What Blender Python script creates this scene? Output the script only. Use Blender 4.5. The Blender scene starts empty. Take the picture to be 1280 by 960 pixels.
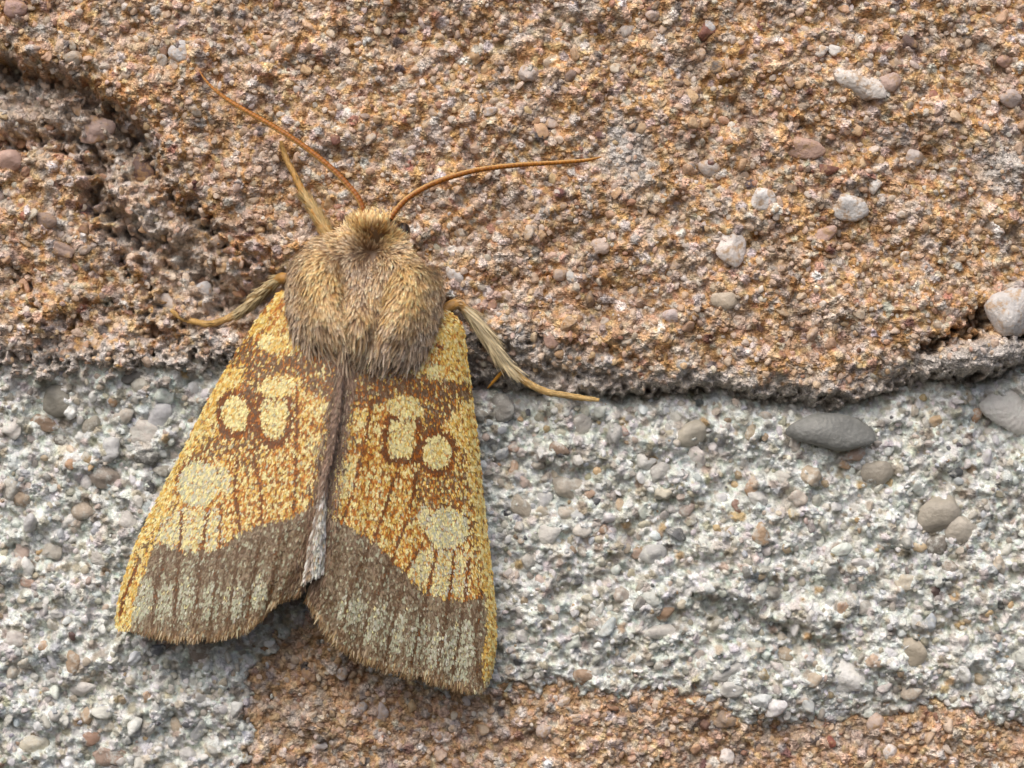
import bpy, math
import numpy as np
from mathutils import Vector

# ------------------------------------------------------------------ camera, sky, sun, exposure
scene = bpy.context.scene
scene.unit_settings.system = 'METRIC'
scene.unit_settings.scale_length = 0.01          # one unit is one centimetre: a moth about 1.6 cm long
K = 300.0                                        # 300 design steps to the centimetre
DIST = 4.26667 * 100.0 / 36.0                    # camera to wall face
DPX = DIST * K

cam_data = bpy.data.cameras.new('camera')
cam = bpy.data.objects.new('camera', cam_data)
scene.collection.objects.link(cam)
cam.location = (0, -DIST, 0)
cam.rotation_euler = (math.radians(90), 0, 0)
cam_data.lens = 100
cam_data.sensor_width = 36
cam_data.clip_start = 0.05
cam_data.clip_end = 500
cam_data.dof.use_dof = True
cam_data.dof.focus_distance = DIST - 22 / K
cam_data.dof.aperture_fstop = 0.42
scene.camera = cam

SUN_ELEV, SUN_AZ = 50.0, -20.0                   # azimuth measured from straight behind the camera
world = bpy.data.worlds.new('World')
scene.world = world
world.use_nodes = True
wn = world.node_tree.nodes
wl = world.node_tree.links
wn.clear()
sky = wn.new('ShaderNodeTexSky')
sky.sky_type = 'NISHITA'
sky.sun_disc = False
sky.sun_elevation = math.radians(SUN_ELEV)
sky.sun_rotation = math.radians(180 + (-SUN_AZ))
sky.air_density = 0.7
sky.dust_density = 5.0
sky.ozone_density = 1.0
bg = wn.new('ShaderNodeBackground')
bg.inputs['Strength'].default_value = 0.15
wo = wn.new('ShaderNodeOutputWorld')
wl.new(sky.outputs[0], bg.inputs[0])
wl.new(bg.outputs[0], wo.inputs[0])

sun_data = bpy.data.lights.new('sun', 'SUN')
sun_data.energy = 0.85
sun_data.angle = math.radians(55)
sun_data.color = (1.0, 0.985, 0.86)
sun = bpy.data.objects.new('sun', sun_data)
scene.collection.objects.link(sun)
_e, _a = math.radians(SUN_ELEV), math.radians(SUN_AZ)
sun_dir = Vector((math.sin(_a) * math.cos(_e), -math.cos(_a) * math.cos(_e), math.sin(_e)))
sun.rotation_euler = sun_dir.to_track_quat('Z', 'Y').to_euler()
sun.location = sun_dir * 12

scene.view_settings.view_transform = 'Standard'
scene.view_settings.look = 'None'
scene.view_settings.gamma = 1.0
scene.view_settings.exposure = 0.17
scene.view_settings.use_curve_mapping = False
scene.cycles.use_denoising = True
scene.cycles.max_bounces = 6
scene.cycles.diffuse_bounces = 3
scene.cycles.use_adaptive_sampling = False

RNG = np.random.default_rng(7)

# ------------------------------------------------------------------ helpers
def lin(*c):
    c = np.asarray(c, float) / 255.0
    return np.where(c <= 0.04045, c / 12.92, ((c + 0.055) / 1.055) ** 2.4)

def W(px, py, h=0.0, persp=True):
    """design steps (x right, y down, h out of the wall) to world"""
    px = np.asarray(px, float); py = np.asarray(py, float); h = np.asarray(h, float)
    s = (1 - h / DPX) if persp else 1.0
    x = (px - 640) * s / K
    z = (480 - py) * s / K
    y = -h / K + 0 * x
    return np.stack(np.broadcast_arrays(x, y, z), -1)

def raw_mesh(name, co, faces, cols=None, smooth=True):
    """co (N,3); faces: one (M,k) array or a list of such arrays; cols (N,3) linear"""
    if not isinstance(faces, (list, tuple)):
        faces = [faces]
    me = bpy.data.meshes.new(name)
    me.vertices.add(len(co))
    me.vertices.foreach_set('co', np.ascontiguousarray(co, np.float32).ravel())
    idx = np.concatenate([f.ravel() for f in faces]).astype(np.int32)
    tot = np.concatenate([np.full(len(f), f.shape[1], np.int32) for f in faces])
    start = np.concatenate([[0], np.cumsum(tot)[:-1]]).astype(np.int32)
    me.loops.add(len(idx))
    me.loops.foreach_set('vertex_index', idx)
    me.polygons.add(len(tot))
    me.polygons.foreach_set('loop_start', start)
    me.polygons.foreach_set('loop_total', tot)
    me.polygons.foreach_set('use_smooth', np.full(len(tot), smooth))
    if cols is not None:
        a = me.attributes.new('Col', 'FLOAT_COLOR', 'POINT')
        c4 = np.ones((len(co), 4), np.float32)
        c4[:, :3] = np.clip(cols, 0, 1)
        a.data.foreach_set('color', c4.ravel())
    me.update(calc_edges=True)
    return me

def link(name, me, mat, parent=None, kind=None, label=None):
    o = bpy.data.objects.new(name, me)
    scene.collection.objects.link(o)
    if me is not None and mat is not None and len(me.materials) == 0:
        me.materials.append(mat)
    if parent is not None:
        o.parent = parent
    if kind: o['kind'] = kind
    if label: o['label'] = label
    return o

def material(name, source='attr', rough=0.7, spec=0.4, bump=0.0, bump_scale=60.0, var=0.2, var_scale=40.0,
             sss=0.0, speck=0.0, sheen=0.0, crumb=0.0, crumb_scale=100.0, dust=None):
    m = bpy.data.materials.new(name)
    m.use_nodes = True
    n, l = m.node_tree.nodes, m.node_tree.links
    b = n['Principled BSDF']
    b.inputs['Roughness'].default_value = rough
    b.inputs['Specular IOR Level'].default_value = spec
    if sss:
        b.inputs['Subsurface Weight'].default_value = sss
        b.inputs['Subsurface Radius'].default_value = (1, .96, .92)
        b.inputs['Subsurface Scale'].default_value = 0.02
    if sheen:
        b.inputs['Sheen Weight'].default_value = sheen
    if source == 'attr':
        s = n.new('ShaderNodeAttribute'); s.attribute_name = 'Col'; out = s.outputs['Color']
    else:
        s = n.new('ShaderNodeObjectInfo'); out = s.outputs['Color']
    tc = n.new('ShaderNodeTexCoord')
    nz = n.new('ShaderNodeTexNoise')
    nz.inputs['Scale'].default_value = var_scale
    nz.inputs['Detail'].default_value = 4
    nz.inputs['Roughness'].default_value = 0.65
    if source == 'attr':
        geo = n.new('ShaderNodeNewGeometry'); l.new(geo.outputs['Position'], nz.inputs['Vector'])
    else:
        add = n.new('ShaderNodeVectorMath'); add.operation = 'ADD'
        geo = n.new('ShaderNodeNewGeometry'); l.new(geo.outputs['Position'], add.inputs[0])
        l.new(s.outputs['Location'], add.inputs[1]); l.new(add.outputs[0], nz.inputs['Vector'])
    mr = n.new('ShaderNodeMapRange')
    mr.inputs[1].default_value = 0.25; mr.inputs[2].default_value = 0.75
    mr.inputs[3].default_value = 1 - var; mr.inputs[4].default_value = 1 + var
    l.new(nz.outputs['Fac'], mr.inputs[0])
    vm = n.new('ShaderNodeVectorMath'); vm.operation = 'SCALE'
    l.new(out, vm.inputs[0]); l.new(mr.outputs[0], vm.inputs['Scale'])
    col_out = vm.outputs[0]
    if crumb:
        vo = n.new('ShaderNodeTexVoronoi'); vo.inputs['Scale'].default_value = crumb_scale
        l.new(geo.outputs['Position'], vo.inputs['Vector'])
        sp = n.new('ShaderNodeSeparateColor'); l.new(vo.outputs['Color'], sp.inputs[0])
        m2 = n.new('ShaderNodeMapRange'); m2.inputs[3].default_value = 1 - crumb; m2.inputs[4].default_value = 1 + crumb
        l.new(sp.outputs[0], m2.inputs[0])
        v2 = n.new('ShaderNodeVectorMath'); v2.operation = 'SCALE'
        l.new(col_out, v2.inputs[0]); l.new(m2.outputs[0], v2.inputs['Scale'])
        col_out = v2.outputs[0]
    if dust is not None:                       # crusts of binder stuck to the stone
        nd = n.new('ShaderNodeTexNoise'); nd.inputs['Scale'].default_value = 26; nd.inputs['Detail'].default_value = 5; nd.inputs['Roughness'].default_value = 0.7
        l.new(geo.outputs['Position'], nd.inputs['Vector'])
        md = n.new('ShaderNodeMapRange'); md.inputs[1].default_value = 0.5; md.inputs[2].default_value = 0.62; md.inputs[3].default_value = 0.08; md.inputs[4].default_value = 0.8
        l.new(nd.outputs['Fac'], md.inputs[0])
        mx = n.new('ShaderNodeMix'); mx.data_type = 'RGBA'
        l.new(md.outputs[0], mx.inputs[0]); l.new(col_out, mx.inputs[6]); mx.inputs[7].default_value = (*lin(*dust), 1)
        col_out = mx.outputs[2]
    l.new(col_out, b.inputs['Base Color'])
    if bump:
        nb = n.new('ShaderNodeTexNoise')
        nb.inputs['Scale'].default_value = bump_scale
        nb.inputs['Detail'].default_value = 3
        l.new(geo.outputs['Position'], nb.inputs['Vector'])
        bp = n.new('ShaderNodeBump')
        bp.inputs['Strength'].default_value = bump
        bp.inputs['Distance'].default_value = 0.01
        if crumb:
            ad = n.new('ShaderNodeMath'); ad.operation = 'SUBTRACT'
            l.new(nb.outputs['Fac'], ad.inputs[0]); l.new(vo.outputs['Distance'], ad.inputs[1])
            l.new(ad.outputs[0], bp.inputs['Height'])
        else:
            l.new(nb.outputs['Fac'], bp.inputs['Height'])
        l.new(bp.outputs[0], b.inputs['Normal'])
    return m

MAT_BRICK = material('sandy_brick', rough=0.8, spec=0.2, bump=0.7, bump_scale=110, var=0.22, var_scale=70, crumb=0.32, crumb_scale=95)
MAT_MORTAR = material('lime_mortar', rough=0.8, spec=0.3, bump=0.6, bump_scale=110, var=0.10, var_scale=60, crumb=0.16, crumb_scale=95)
MAT_SAND = material('sand_grain', rough=0.42, spec=0.5, bump=0.25, bump_scale=90, var=0.2, var_scale=45, sss=0.25)
MAT_PEBBLE = {'brick': material('pebble_in_brick', source='object', rough=0.55, spec=0.35, bump=0.7, bump_scale=60, var=0.24, var_scale=16, sss=0.2, dust=(186, 152, 112)),
              'smooth': material('smooth_pebble', source='object', rough=0.45, spec=0.4, bump=0.55, bump_scale=60, var=0.22, var_scale=14, sss=0.2),
              'mortar': material('pebble_in_mortar', source='object', rough=0.5, spec=0.4, bump=0.7, bump_scale=60, var=0.2, var_scale=16, sss=0.3, dust=(210, 210, 202))}
MAT_SCALE = material('wing_scale', rough=0.42, spec=0.45, var=0.10, var_scale=60)
MAT_FUR = material('moth_fur', rough=0.45, spec=0.45, var=0.12, var_scale=60)
MAT_LIMB = material('moth_limb', rough=0.45, spec=0.45, var=0.25, var_scale=45, bump=0.4, bump_scale=80)
MAT_EYE = material('moth_eye', rough=0.35, spec=0.4, var=0.3, var_scale=60)

# base raster for the wall relief (design steps)
GX0, GX1, GY0, GY1, GS = -620, 1900, -440, 1400, 2.0
gxs = np.arange(GX0, GX1 + GS, GS); gys = np.arange(GY0, GY1 + GS, GS)
NX, NY = len(gxs), len(gys)
XX, YY = np.meshgrid(gxs, gys)
_fx = np.fft.fftfreq(NX, GS)[None, :]; _fy = np.fft.fftfreq(NY, GS)[:, None]
_FR = np.sqrt(_fx ** 2 + _fy ** 2)

def fnoise(wave, seed, band=0.6):
    """band-limited noise with features of about the given wavelength, unit deviation"""
    r = np.random.default_rng(seed)
    f = np.fft.fft2(r.standard_normal((NY, NX)))
    f0 = 1.0 / wave
    filt = np.exp(-0.5 * (np.log(np.maximum(_FR, 1e-6) / f0) / band) ** 2)
    a = np.fft.ifft2(f * filt).real
    return a / a.std()

def sample(arr, px, py):
    u = np.clip((np.asarray(px, float) - GX0) / GS, 0, NX - 1.001)
    v = np.clip((np.asarray(py, float) - GY0) / GS, 0, NY - 1.001)
    i = u.astype(int); j = v.astype(int); fu = u - i; fv = v - j
    return (arr[j, i] * (1 - fu) * (1 - fv) + arr[j, i + 1] * fu * (1 - fv)
            + arr[j + 1, i] * (1 - fu) * fv + arr[j + 1, i + 1] * fu * fv)

def seg_dist(poly, X, Y, closed=True):
    p = np.asarray(poly, float)
    q = np.roll(p, -1, 0) if closed else p[1:]
    if not closed: p = p[:-1]
    best = np.full(np.shape(X), 1e9)
    for (ax, ay), (bx, by) in zip(p, q):
        dx, dy = bx - ax, by - ay
        t = np.clip(((X - ax) * dx + (Y - ay) * dy) / (dx * dx + dy * dy + 1e-9), 0, 1)
        best = np.minimum(best, np.hypot(X - ax - t * dx, Y - ay - t * dy))
    return best

def inside(poly, X, Y):
    p = np.asarray(poly, float); q = np.roll(p, -1, 0)
    c = np.zeros(np.shape(X), bool)
    for (ax, ay), (bx, by) in zip(p, q):
        if ay == by: continue
        c ^= ((ay > Y) != (by > Y)) & (X < (bx - ax) * (Y - ay) / (by - ay) + ax)
    return c

def sdf(poly, X=None, Y=None):
    X = XX if X is None else X; Y = YY if Y is None else Y
    d = seg_dist(poly, X, Y)
    return np.where(inside(poly, X, Y), d, -d)

def sstep(a, b, x):
    t = np.clip((x - a) / (b - a), 0, 1)
    return t * t * (3 - 2 * t)

def cells(size, seed):
    """jittered cells: distance to nearest seed (in cell units), cell id, ratio to the second one"""
    r = np.random.default_rng(seed)
    nx = int((GX1 - GX0) / size) + 5; ny = int((GY1 - GY0) / size) + 5
    jx = r.random((ny, nx)); jy = r.random((ny, nx))
    u = (XX - GX0) / size + 2; v = (YY - GY0) / size + 2
    ci = u.astype(int); cj = v.astype(int)
    b1 = np.full(XX.shape, 9.0); b2 = np.full(XX.shape, 9.0); bid = np.zeros(XX.shape, int)
    for oy in (-1, 0, 1):
        for ox in (-1, 0, 1):
            ii = np.clip(ci + ox, 0, nx - 1); jj = np.clip(cj + oy, 0, ny - 1)
            d = np.hypot(ii + jx[jj, ii] - u, jj + jy[jj, ii] - v)
            closer = d < b1
            b2 = np.where(closer, b1, np.minimum(b2, d))
            bid = np.where(closer, jj * nx + ii, bid)
            b1 = np.where(closer, d, b1)
    return b1, b2, bid, nx * ny

def pick(palette, weights, n, rng, jit=0.10):
    pal = np.array([lin(*c) for c in palette]); w = np.array(weights, float); w /= w.sum()
    c = pal[rng.choice(len(pal), n, p=w)]
    return c * (1 + jit * rng.standard_normal((n, 1))) * (1 + 0.03 * rng.standard_normal((n, 3)))

# ------------------------------------------------------------------ wall layout
EDGE = [(-900, 455), (0, 456), (60, 462), (110, 458), (180, 462), (240, 456), (275, 450), (310, 458), (370, 465), (450, 470),
        (540, 474), (600, 480), (650, 484), (700, 489), (746, 492), (804, 493), (857, 488), (906, 485), (950, 499), (985, 497),
        (1020, 505), (1047, 509), (1086, 500), (1130, 482), (1165, 473), (1237, 471), (1290, 452), (1400, 440), (2200, 450)]
UPPER = EDGE + [(2200, -700), (-900, -700)]
LOWER = [(298, 1700), (300, 960), (303, 880), (299, 845), (312, 828), (332, 812), (350, 788), (385, 776), (425, 792), (470, 832), (560, 862), (627, 857),
         (706, 853), (774, 869), (813, 855), (875, 863), (903, 876), (940, 902), (1000, 903), (1077, 895), (1134, 889), (1195, 878),
         (1263, 905), (1330, 898), (2200, 905), (2200, 1700)]
MID = [(-900, 75), (0, 82), (57, 92), (100, 108), (140, 135), (172, 166), (192, 205), (205, 245), (240, 262), (300, 330), (345, 345),
       (345, 400), (290, 402), (240, 398), (212, 388), (185, 362), (160, 325), (135, 292), (108, 250), (120, 215), (100, 182), (45, 174),
       (0, 182), (-900, 176)]
LOBE = [(-900, 180), (0, 186), (45, 178), (96, 190), (112, 222), (104, 252), (135, 292), (160, 325), (185, 362), (212, 388), (245, 405),
        (275, 450), (180, 465), (60, 465), (-900, 460)]

n3, n6, n12, n25 = fnoise(5.0, 1), fnoise(9, 2), fnoise(18, 3), fnoise(36, 4)
n60, n150, n300 = fnoise(75, 5), fnoise(170, 6), fnoise(340, 7)

rag = 3.0 * n25 + 2.0 * n12 + 1.2 * n6
S_UP = sdf(UPPER) + rag * (1 + 1.4 * sstep(360, 270, XX)) + 5 * n60 * sstep(360, 270, XX)
S_LO = sdf(LOWER) + rag * 1.6 + 4 * n60 + 4 * n25 * sstep(420, 330, XX)
S_MID = sdf(MID) + 4 * n25 + 3 * n12
S_LOBE = sdf(LOBE) + 3 * n25 + 2 * n12

def groove(pts, depth, width, power=2):
    d = seg_dist(pts, XX + 4 * n25 + 3 * n12, YY + 4 * np.roll(n25, 77, 1) + 2.5 * np.roll(n12, 41, 0), closed=False)
    return -depth * np.exp(-(d / width) ** power)

f1a, f2a, ida, nca = cells(6.5, 11)
f1b, f2b, idb, ncb = cells(13, 12)
f1c, f2c, idc, ncc = cells(5.0, 13)
ra = np.random.default_rng(21)
bumpa = np.sqrt(np.clip(1 - (f1a / 0.75) ** 2, 0, 1))
bumpb = np.sqrt(np.clip(1 - (f1b / 0.62) ** 2, 0, 1))
bumpc = np.sqrt(np.clip(1 - (f1c / 0.72) ** 2, 0, 1))
ha = ra.random(nca)[ida]; hb = ra.random(ncb)[idb]; hc = ra.random(ncc)[idc]

# upper brick relief
_calm = 1 - 0.55 * sstep(-6, 6, S_LOBE) * sstep(0.2, -0.6, n150 * .6 + n60 * .5) - 0.7 * sstep(44, 20, S_UP) * sstep(330, 420, XX)
H_UP = (5 * n150 + 2.4 * n60 + 1.3 * n25 + _calm * (0.75 * n12 + 0.6 * n6 + 0.55 * n3
        + bumpa * (2.9 * ha - 0.4) + np.where(hb > 0.72, bumpb * 4.2 * hb, 0)))
pits = sstep(1.15, 2.2, fnoise(22, 31) + 0.35 * n6)
H_UP -= 3.5 * pits * sstep(18, 48, S_UP)
lipw = 24 + 7 * n60 + 42 * np.exp(-((XX - 640) / 100.0) ** 2) + 10 * np.exp(-((XX - 1110) / 120) ** 2) + 6 * sstep(300, 100, XX)
lip = np.clip(S_UP / np.maximum(lipw, 8), 0, 1)
_soft = sstep(360, 270, XX)
H_UP -= (46 - 24 * _soft) * (1 - np.sqrt(np.clip(1 - (1 - lip) ** 2.2, 0, 1)))
H_UP -= (2.6 - 1.5 * _soft) * np.clip(-S_UP, 0, 40)
H_UP -= (40 + 7 * n25 + 6 * n60) * sstep(-20, 12, S_MID) + 12 * sstep(-4, 10, S_LOBE)
H_UP += 2 * np.exp(-((S_MID + 8) / 8) ** 2) * sstep(320, 100, XX)
H_UP += groove([(-900, 80), (0, 86), (57, 96), (100, 114), (135, 140), (165, 172)], 34, 14)
H_UP += groove([(-900, 184), (0, 183), (45, 173), (100, 183), (122, 210), (106, 247), (150, 273), (182, 301), (225, 326), (255, 348), (276, 373), (307, 376), (335, 366)], 40, 13)
H_UP += groove([(168, 166), (200, 225), (236, 262), (300, 312), (345, 330)], 16, 7)
for g, dpt, wd in (([(5, 330), (25, 352), (32, 377), (46, 384)], 18, 5), ([(60, 400), (72, 404), (88, 407), (95, 396)], 18, 4.5),
                   ([(132, 381), (152, 388), (175, 400), (190, 415)], 16, 5), ([(190, 415), (203, 421), (216, 420)], 30, 7),
                   ([(95, 398), (100, 385), (132, 381)], 8, 4),
                   ([(1154, 441), (1180, 425), (1210, 415), (1229, 393), (1245, 402), (1290, 424)], 60, 6.5),
                   ([(590, 455), (640, 452), (690, 466), (740, 470), (790, 482)], 14, 6),
                   ([(600, 430), (622, 438), (655, 440)], 18, 6), ([(670, 425), (700, 432), (730, 428), (770, 446), (830, 455)], 9, 5),
                   ([(255, 280), (300, 292), (345, 286)], 12, 5), ([(640, 345), (700, 352), (760, 362)], 8, 5),
                   ([(940, 300), (990, 312), (1030, 318)], 9, 5), ([(905, 150), (950, 143), (1000, 150)], 8, 5)):
    H_UP += groove(g, dpt, wd)

_lump = np.exp(-((((XX - 1225) * .98 + (YY - 444) * -.2) / 62) ** 2 + (((YY - 444) + (XX - 1225) * .22) / 24) ** 2) ** 2)
H_UP += 38 * _lump * sstep(-25, -5, S_UP + 10)
_crumb = fnoise(50, 33)
H_UP += 1.8 * np.abs(_crumb) + 2.4 * sstep(0.4, 0.9, _crumb)        # crumbling steps
# mortar relief
H_MO = (-33 + 5 * n150 + 4.0 * n60 + 2.2 * n25 + 1.1 * n12 + 0.7 * n6 + 0.6 * n3
        + bumpc * (4.8 * hc - 0.3) + np.where(hb > 0.6, bumpb * 5.0 * hb, 0))
H_MO += 10 * sstep(520, 800, YY)
H_MO -= 4.5 * sstep(0.9, 2.0, fnoise(16, 32))
H_MO -= (26 * (1 - _soft) - 4 * _soft) * np.exp(-(np.clip(S_UP, -200, 0) / 13.0) ** 2)
for g, dpt, wd in (([(860, 742), (880, 756), (910, 770), (960, 782), (987, 800), (1030, 806), (1060, 800)], 20, 9),
                   ([(625, 790), (660, 796), (700, 790), (735, 800)], 10, 7),
                   ([(760, 806), (830, 815), (870, 822), (905, 838)], 9, 6),
                   ([(205, 838), (232, 846), (262, 860)], 18, 9), ([(150, 870), (170, 880), (190, 878)], 10, 6),
                   ([(830, 690), (880, 700), (920, 705), (980, 700)], 8, 6), ([(1120, 795), (1180, 790), (1240, 780), (1300, 780)], 10, 6),
                   ([(640, 545), (700, 560), (720, 556)], 6, 6), ([(790, 585), (850, 570), (890, 560), (940, 545)], 9, 6),
                   ([(180, 930), (230, 940), (280, 925)], 8, 6)):
    H_MO += groove(g, dpt, wd)
H_MO += 16 * np.exp(-(((XX - 940) / 42) ** 2 + ((YY - 752 - 0.15 * (XX - 940)) / 17) ** 2))
H_MO += 10 * np.exp(-(((XX - 1010) / 60) ** 2 + ((YY - 775) / 15) ** 2))
H_MO -= 5 * np.exp(-(np.clip(S_LO, -200, 0) / 8.0) ** 2) * sstep(860, 980, XX)

H_MO -= 1.5 * np.clip(S_LO + 1, 0, 40) + 1.5 * np.clip(S_UP, 0, 40)
# lower brick relief
H_LO = (-32 + 4 * n150 + 2.4 * n60 + 1.7 * n25 + 0.9 * n12 + 0.7 * n6 + 0.55 * n3
        + bumpa * (3.2 * ha - 0.4) + np.where(hb > 0.74, bumpb * 5.0 * hb, 0)) - 4 * pits
H_LO -= 8 * (1 - np.sqrt(np.clip(1 - (1 - np.clip(S_LO / 14, 0, 1)) ** 2.2, 0, 1)))
H_LO -= 1.5 * np.clip(-S_LO, 0, 40)

# material colours of the wall, cell by cell (grain colours)
rc = np.random.default_rng(5)
BRICK_FINE = [(196, 160, 112), (186, 148, 102), (190, 156, 124), (206, 180, 136), (172, 136, 98), (194, 172, 148), (188, 178, 164), (150, 116, 94), (214, 202, 180)]
BRICK_FINE_W = [22, 16, 14, 12, 6, 16, 10, 2, 8]
BRICK_BIG = [(216, 200, 186), (206, 184, 164), (202, 196, 188), (200, 168, 146), (228, 222, 214), (170, 158, 148), (132, 98, 90), (176, 132, 112), (208, 182, 148), (120, 112, 108)]
BRICK_BIG_W = [20, 22, 14, 14, 4.5, 10, 3, 1.5, 14, 3]
MORT_FINE = [(230, 234, 229), (219, 223, 217), (204, 206, 198), (190, 188, 175), (182, 173, 153), (238, 241, 236), (164, 165, 159)]
MORT_FINE_W = [30, 24, 14, 8, 4, 16, 3]
MORT_BIG = [(188, 184, 174), (208, 206, 200), (176, 168, 152), (198, 190, 172), (184, 188, 190), (224, 225, 222), (196, 170, 132), (164, 146, 122), (104, 106, 108), (200, 184, 170), (160, 155, 146)]
MORT_BIG_W = [20, 26, 10, 11, 9, 34, 2, 2.6, 1.3, 2, 7]
cfa = pick(BRICK_FINE, BRICK_FINE_W, nca, rc)[ida]
cfb = pick(BRICK_BIG, BRICK_BIG_W, ncb, rc)[idb]
C_UP = np.where((hb > 0.72)[..., None] & (f1b < 0.55)[..., None], cfb, cfa)
tone = (1 + 0.10 * n60 + 0.06 * n150)[..., None]
C_UP = C_UP * tone * np.array([1.06, 1.03, 1.05])
pink = sstep(0.3, 1.6, fnoise(120, 41))[..., None]
C_UP = C_UP * (1 - 0.45 * pink) + 0.45 * pink * C_UP.mean(-1, keepdims=True) * np.array([1.12, 0.99, 0.89])
greyc = lin(196, 191, 185) * (0.82 + 0.36 * ha)[..., None]
grey_m = np.clip(sstep(1.25, 0.6, S_UP / np.maximum(lipw, 8) + 0.25 * n12) * 0.85
                 + 0.55 * sstep(-12, 14, S_MID + 8 * n12 + 6 * n25) + 0.5 * sstep(1.3, 2.0, fnoise(60, 42) + 0.3 * n12)
                 + 0.95 * np.exp(-(((XX - 784) / 30) ** 2 + ((YY - 190) / 42) ** 2) ** 2 + 0.3 * n25)
                 + 0.95 * np.exp(-(((XX - 1253) / 34) ** 2 + ((YY - 205) / 34) ** 2) ** 2 + 0.3 * n25)
                 + 0.9 * _lump + 0.9 * np.exp(-(((XX - 645) / 22) ** 2 + ((YY - 428) / 20) ** 2) ** 2), 0, 0.92)[..., None]
C_UP = C_UP * (1 - grey_m) + greyc * grey_m
C_LO = np.where((hb > 0.74)[..., None] & (f1b < 0.55)[..., None], cfb, cfa) * tone * np.array([1.06, 1.03, 1.05])
C_LO = C_LO * 0.82 + 0.18 * C_LO.mean(-1, keepdims=True) * np.array([1.1, 1.0, 0.92])
C_LO = C_LO * (1 - 0.35 * pink) + 0.35 * pink * C_LO.mean(-1, keepdims=True) * np.array([1.12, 0.99, 0.89])
cma = pick(MORT_FINE, MORT_FINE_W, ncc, rc)[idc]
cmb = pick(MORT_BIG, MORT_BIG_W, ncb, rc)[idb]
C_MO = np.where((hb > 0.6)[..., None] & (f1b < 0.5)[..., None], cmb, cma)
stain = sstep(0.7, 2.0, fnoise(90, 43))[..., None]
C_MO = C_MO * (1 - 0.25 * stain * np.array([0.6, 0.8, 1.0]))

def axis(lo, hi, a, b, fine, coarse):
    return np.concatenate([np.arange(lo, a, coarse), np.arange(a, b, fine), np.arange(b, hi + coarse, coarse)])

AX = axis(GX0 + 4, GX1 - 8, -40, 1320, 1.9, 7.0)
AY = axis(GY0 + 4, GY1 - 8, -36, 996, 1.9, 7.0)
AXX, AYY = np.meshgrid(AX, AY)

def relief(name, H, C, keep, smooth=False):
    h = sample(H, AXX, AYY); k = sample(keep, AXX, AYY) > 0
    c = np.stack([sample(C[..., i], AXX, AYY) for i in range(3)], -1)
    ny, nx = h.shape
    idx = np.arange(ny * nx).reshape(ny, nx)
    q = np.stack([idx[:-1, :-1], idx[1:, :-1], idx[1:, 1:], idx[:-1, 1:]], -1).reshape(-1, 4)
    kf = k.ravel()
    q = q[kf[q].all(1)]
    used = np.zeros(ny * nx, bool); used[q.ravel()] = True
    remap = np.cumsum(used) - 1
    # ragged cells: shift the vertices a little so that no grid shows
    r = np.random.default_rng(99)
    jx = np.clip(r.normal(0, 0.35, h.shape), -.7, .7); jy = np.clip(r.normal(0, 0.35, h.shape), -.7, .7)
    co = W(AXX + jx, AYY + jy, h, persp=False).reshape(-1, 3)[used]
    return raw_mesh(name, co, remap[q], c.reshape(-1, 3)[used], smooth=smooth)

wall = bpy.data.objects.new('wall', None)
scene.collection.objects.link(wall)
wall['kind'] = 'structure'
wall['label'] = 'weathered wall of sandy brick and white mortar behind the moth'
brick_up = link('brick', relief('brick', H_UP, C_UP, S_UP + 16), MAT_BRICK, wall, label='large tan sandy brick with a crumbling grey lower lip')
mortar = link('mortar_joint', relief('mortar_joint', H_MO, C_MO, np.minimum(-S_UP + 16, -S_LO + 14), smooth=True), MAT_MORTAR, wall,
              label='rough white mortar full of quartz grains')
brick_lo = link('brick', relief('brick', H_LO, C_LO, S_LO + 12), MAT_BRICK, wall, label='lower tan brick half hidden by mortar')

# ------------------------------------------------------------------ grains and pebbles
def ico(sub):
    t = (1 + 5 ** 0.5) / 2
    v = [(-1, t, 0), (1, t, 0), (-1, -t, 0), (1, -t, 0), (0, -1, t), (0, 1, t), (0, -1, -t), (0, 1, -t), (t, 0, -1), (t, 0, 1), (-t, 0, -1), (-t, 0, 1)]
    f = [(0, 11, 5), (0, 5, 1), (0, 1, 7), (0, 7, 10), (0, 10, 11), (1, 5, 9), (5, 11, 4), (11, 10, 2), (10, 7, 6), (7, 1, 8),
         (3, 9, 4), (3, 4, 2), (3, 2, 6), (3, 6, 8), (3, 8, 9), (4, 9, 5), (2, 4, 11), (6, 2, 10), (8, 6, 7), (9, 8, 1)]
    v = [np.array(p) / np.linalg.norm(p) for p in v]
    for _ in range(sub):
        cache = {}; nf = []
        def mid(a, b):
            k = (min(a, b), max(a, b))
            if k not in cache:
                m = v[a] + v[b]; v.append(m / np.linalg.norm(m)); cache[k] = len(v) - 1
            return cache[k]
        for a, b, c in f:
            ab, bc, ca = mid(a, b), mid(b, c), mid(c, a)
            nf += [(a, ab, ca), (b, bc, ab), (c, ca, bc), (ab, bc, ca)]
        f = nf
    return np.array(v), np.array(f)

def stone_shape(sub, seed, cuts=9, smooth=0.12, kk=14.0, lo=.72):
    """a rounded, slightly faceted grain: a ball trimmed by random planes"""
    v, f = ico(sub); r = np.random.default_rng(seed)
    rad = np.full(len(v), 1.12)
    for _ in range(cuts):
        d = r.standard_normal(3); d /= np.linalg.norm(d)
        o = r.uniform(lo, 1.0)
        c = v @ d
        lim = np.where(c > 0.05, o / np.maximum(c, 0.05), 9)
        rad = -np.log(np.exp(-kk * rad) + np.exp(-kk * lim)) / kk
    for _ in range(3):
        d = r.standard_normal(3) * 2.2
        rad = rad * (1 + smooth * 0.3 * np.sin(v @ d + r.uniform(0, 6)))
    return v * rad[:, None], f

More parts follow.
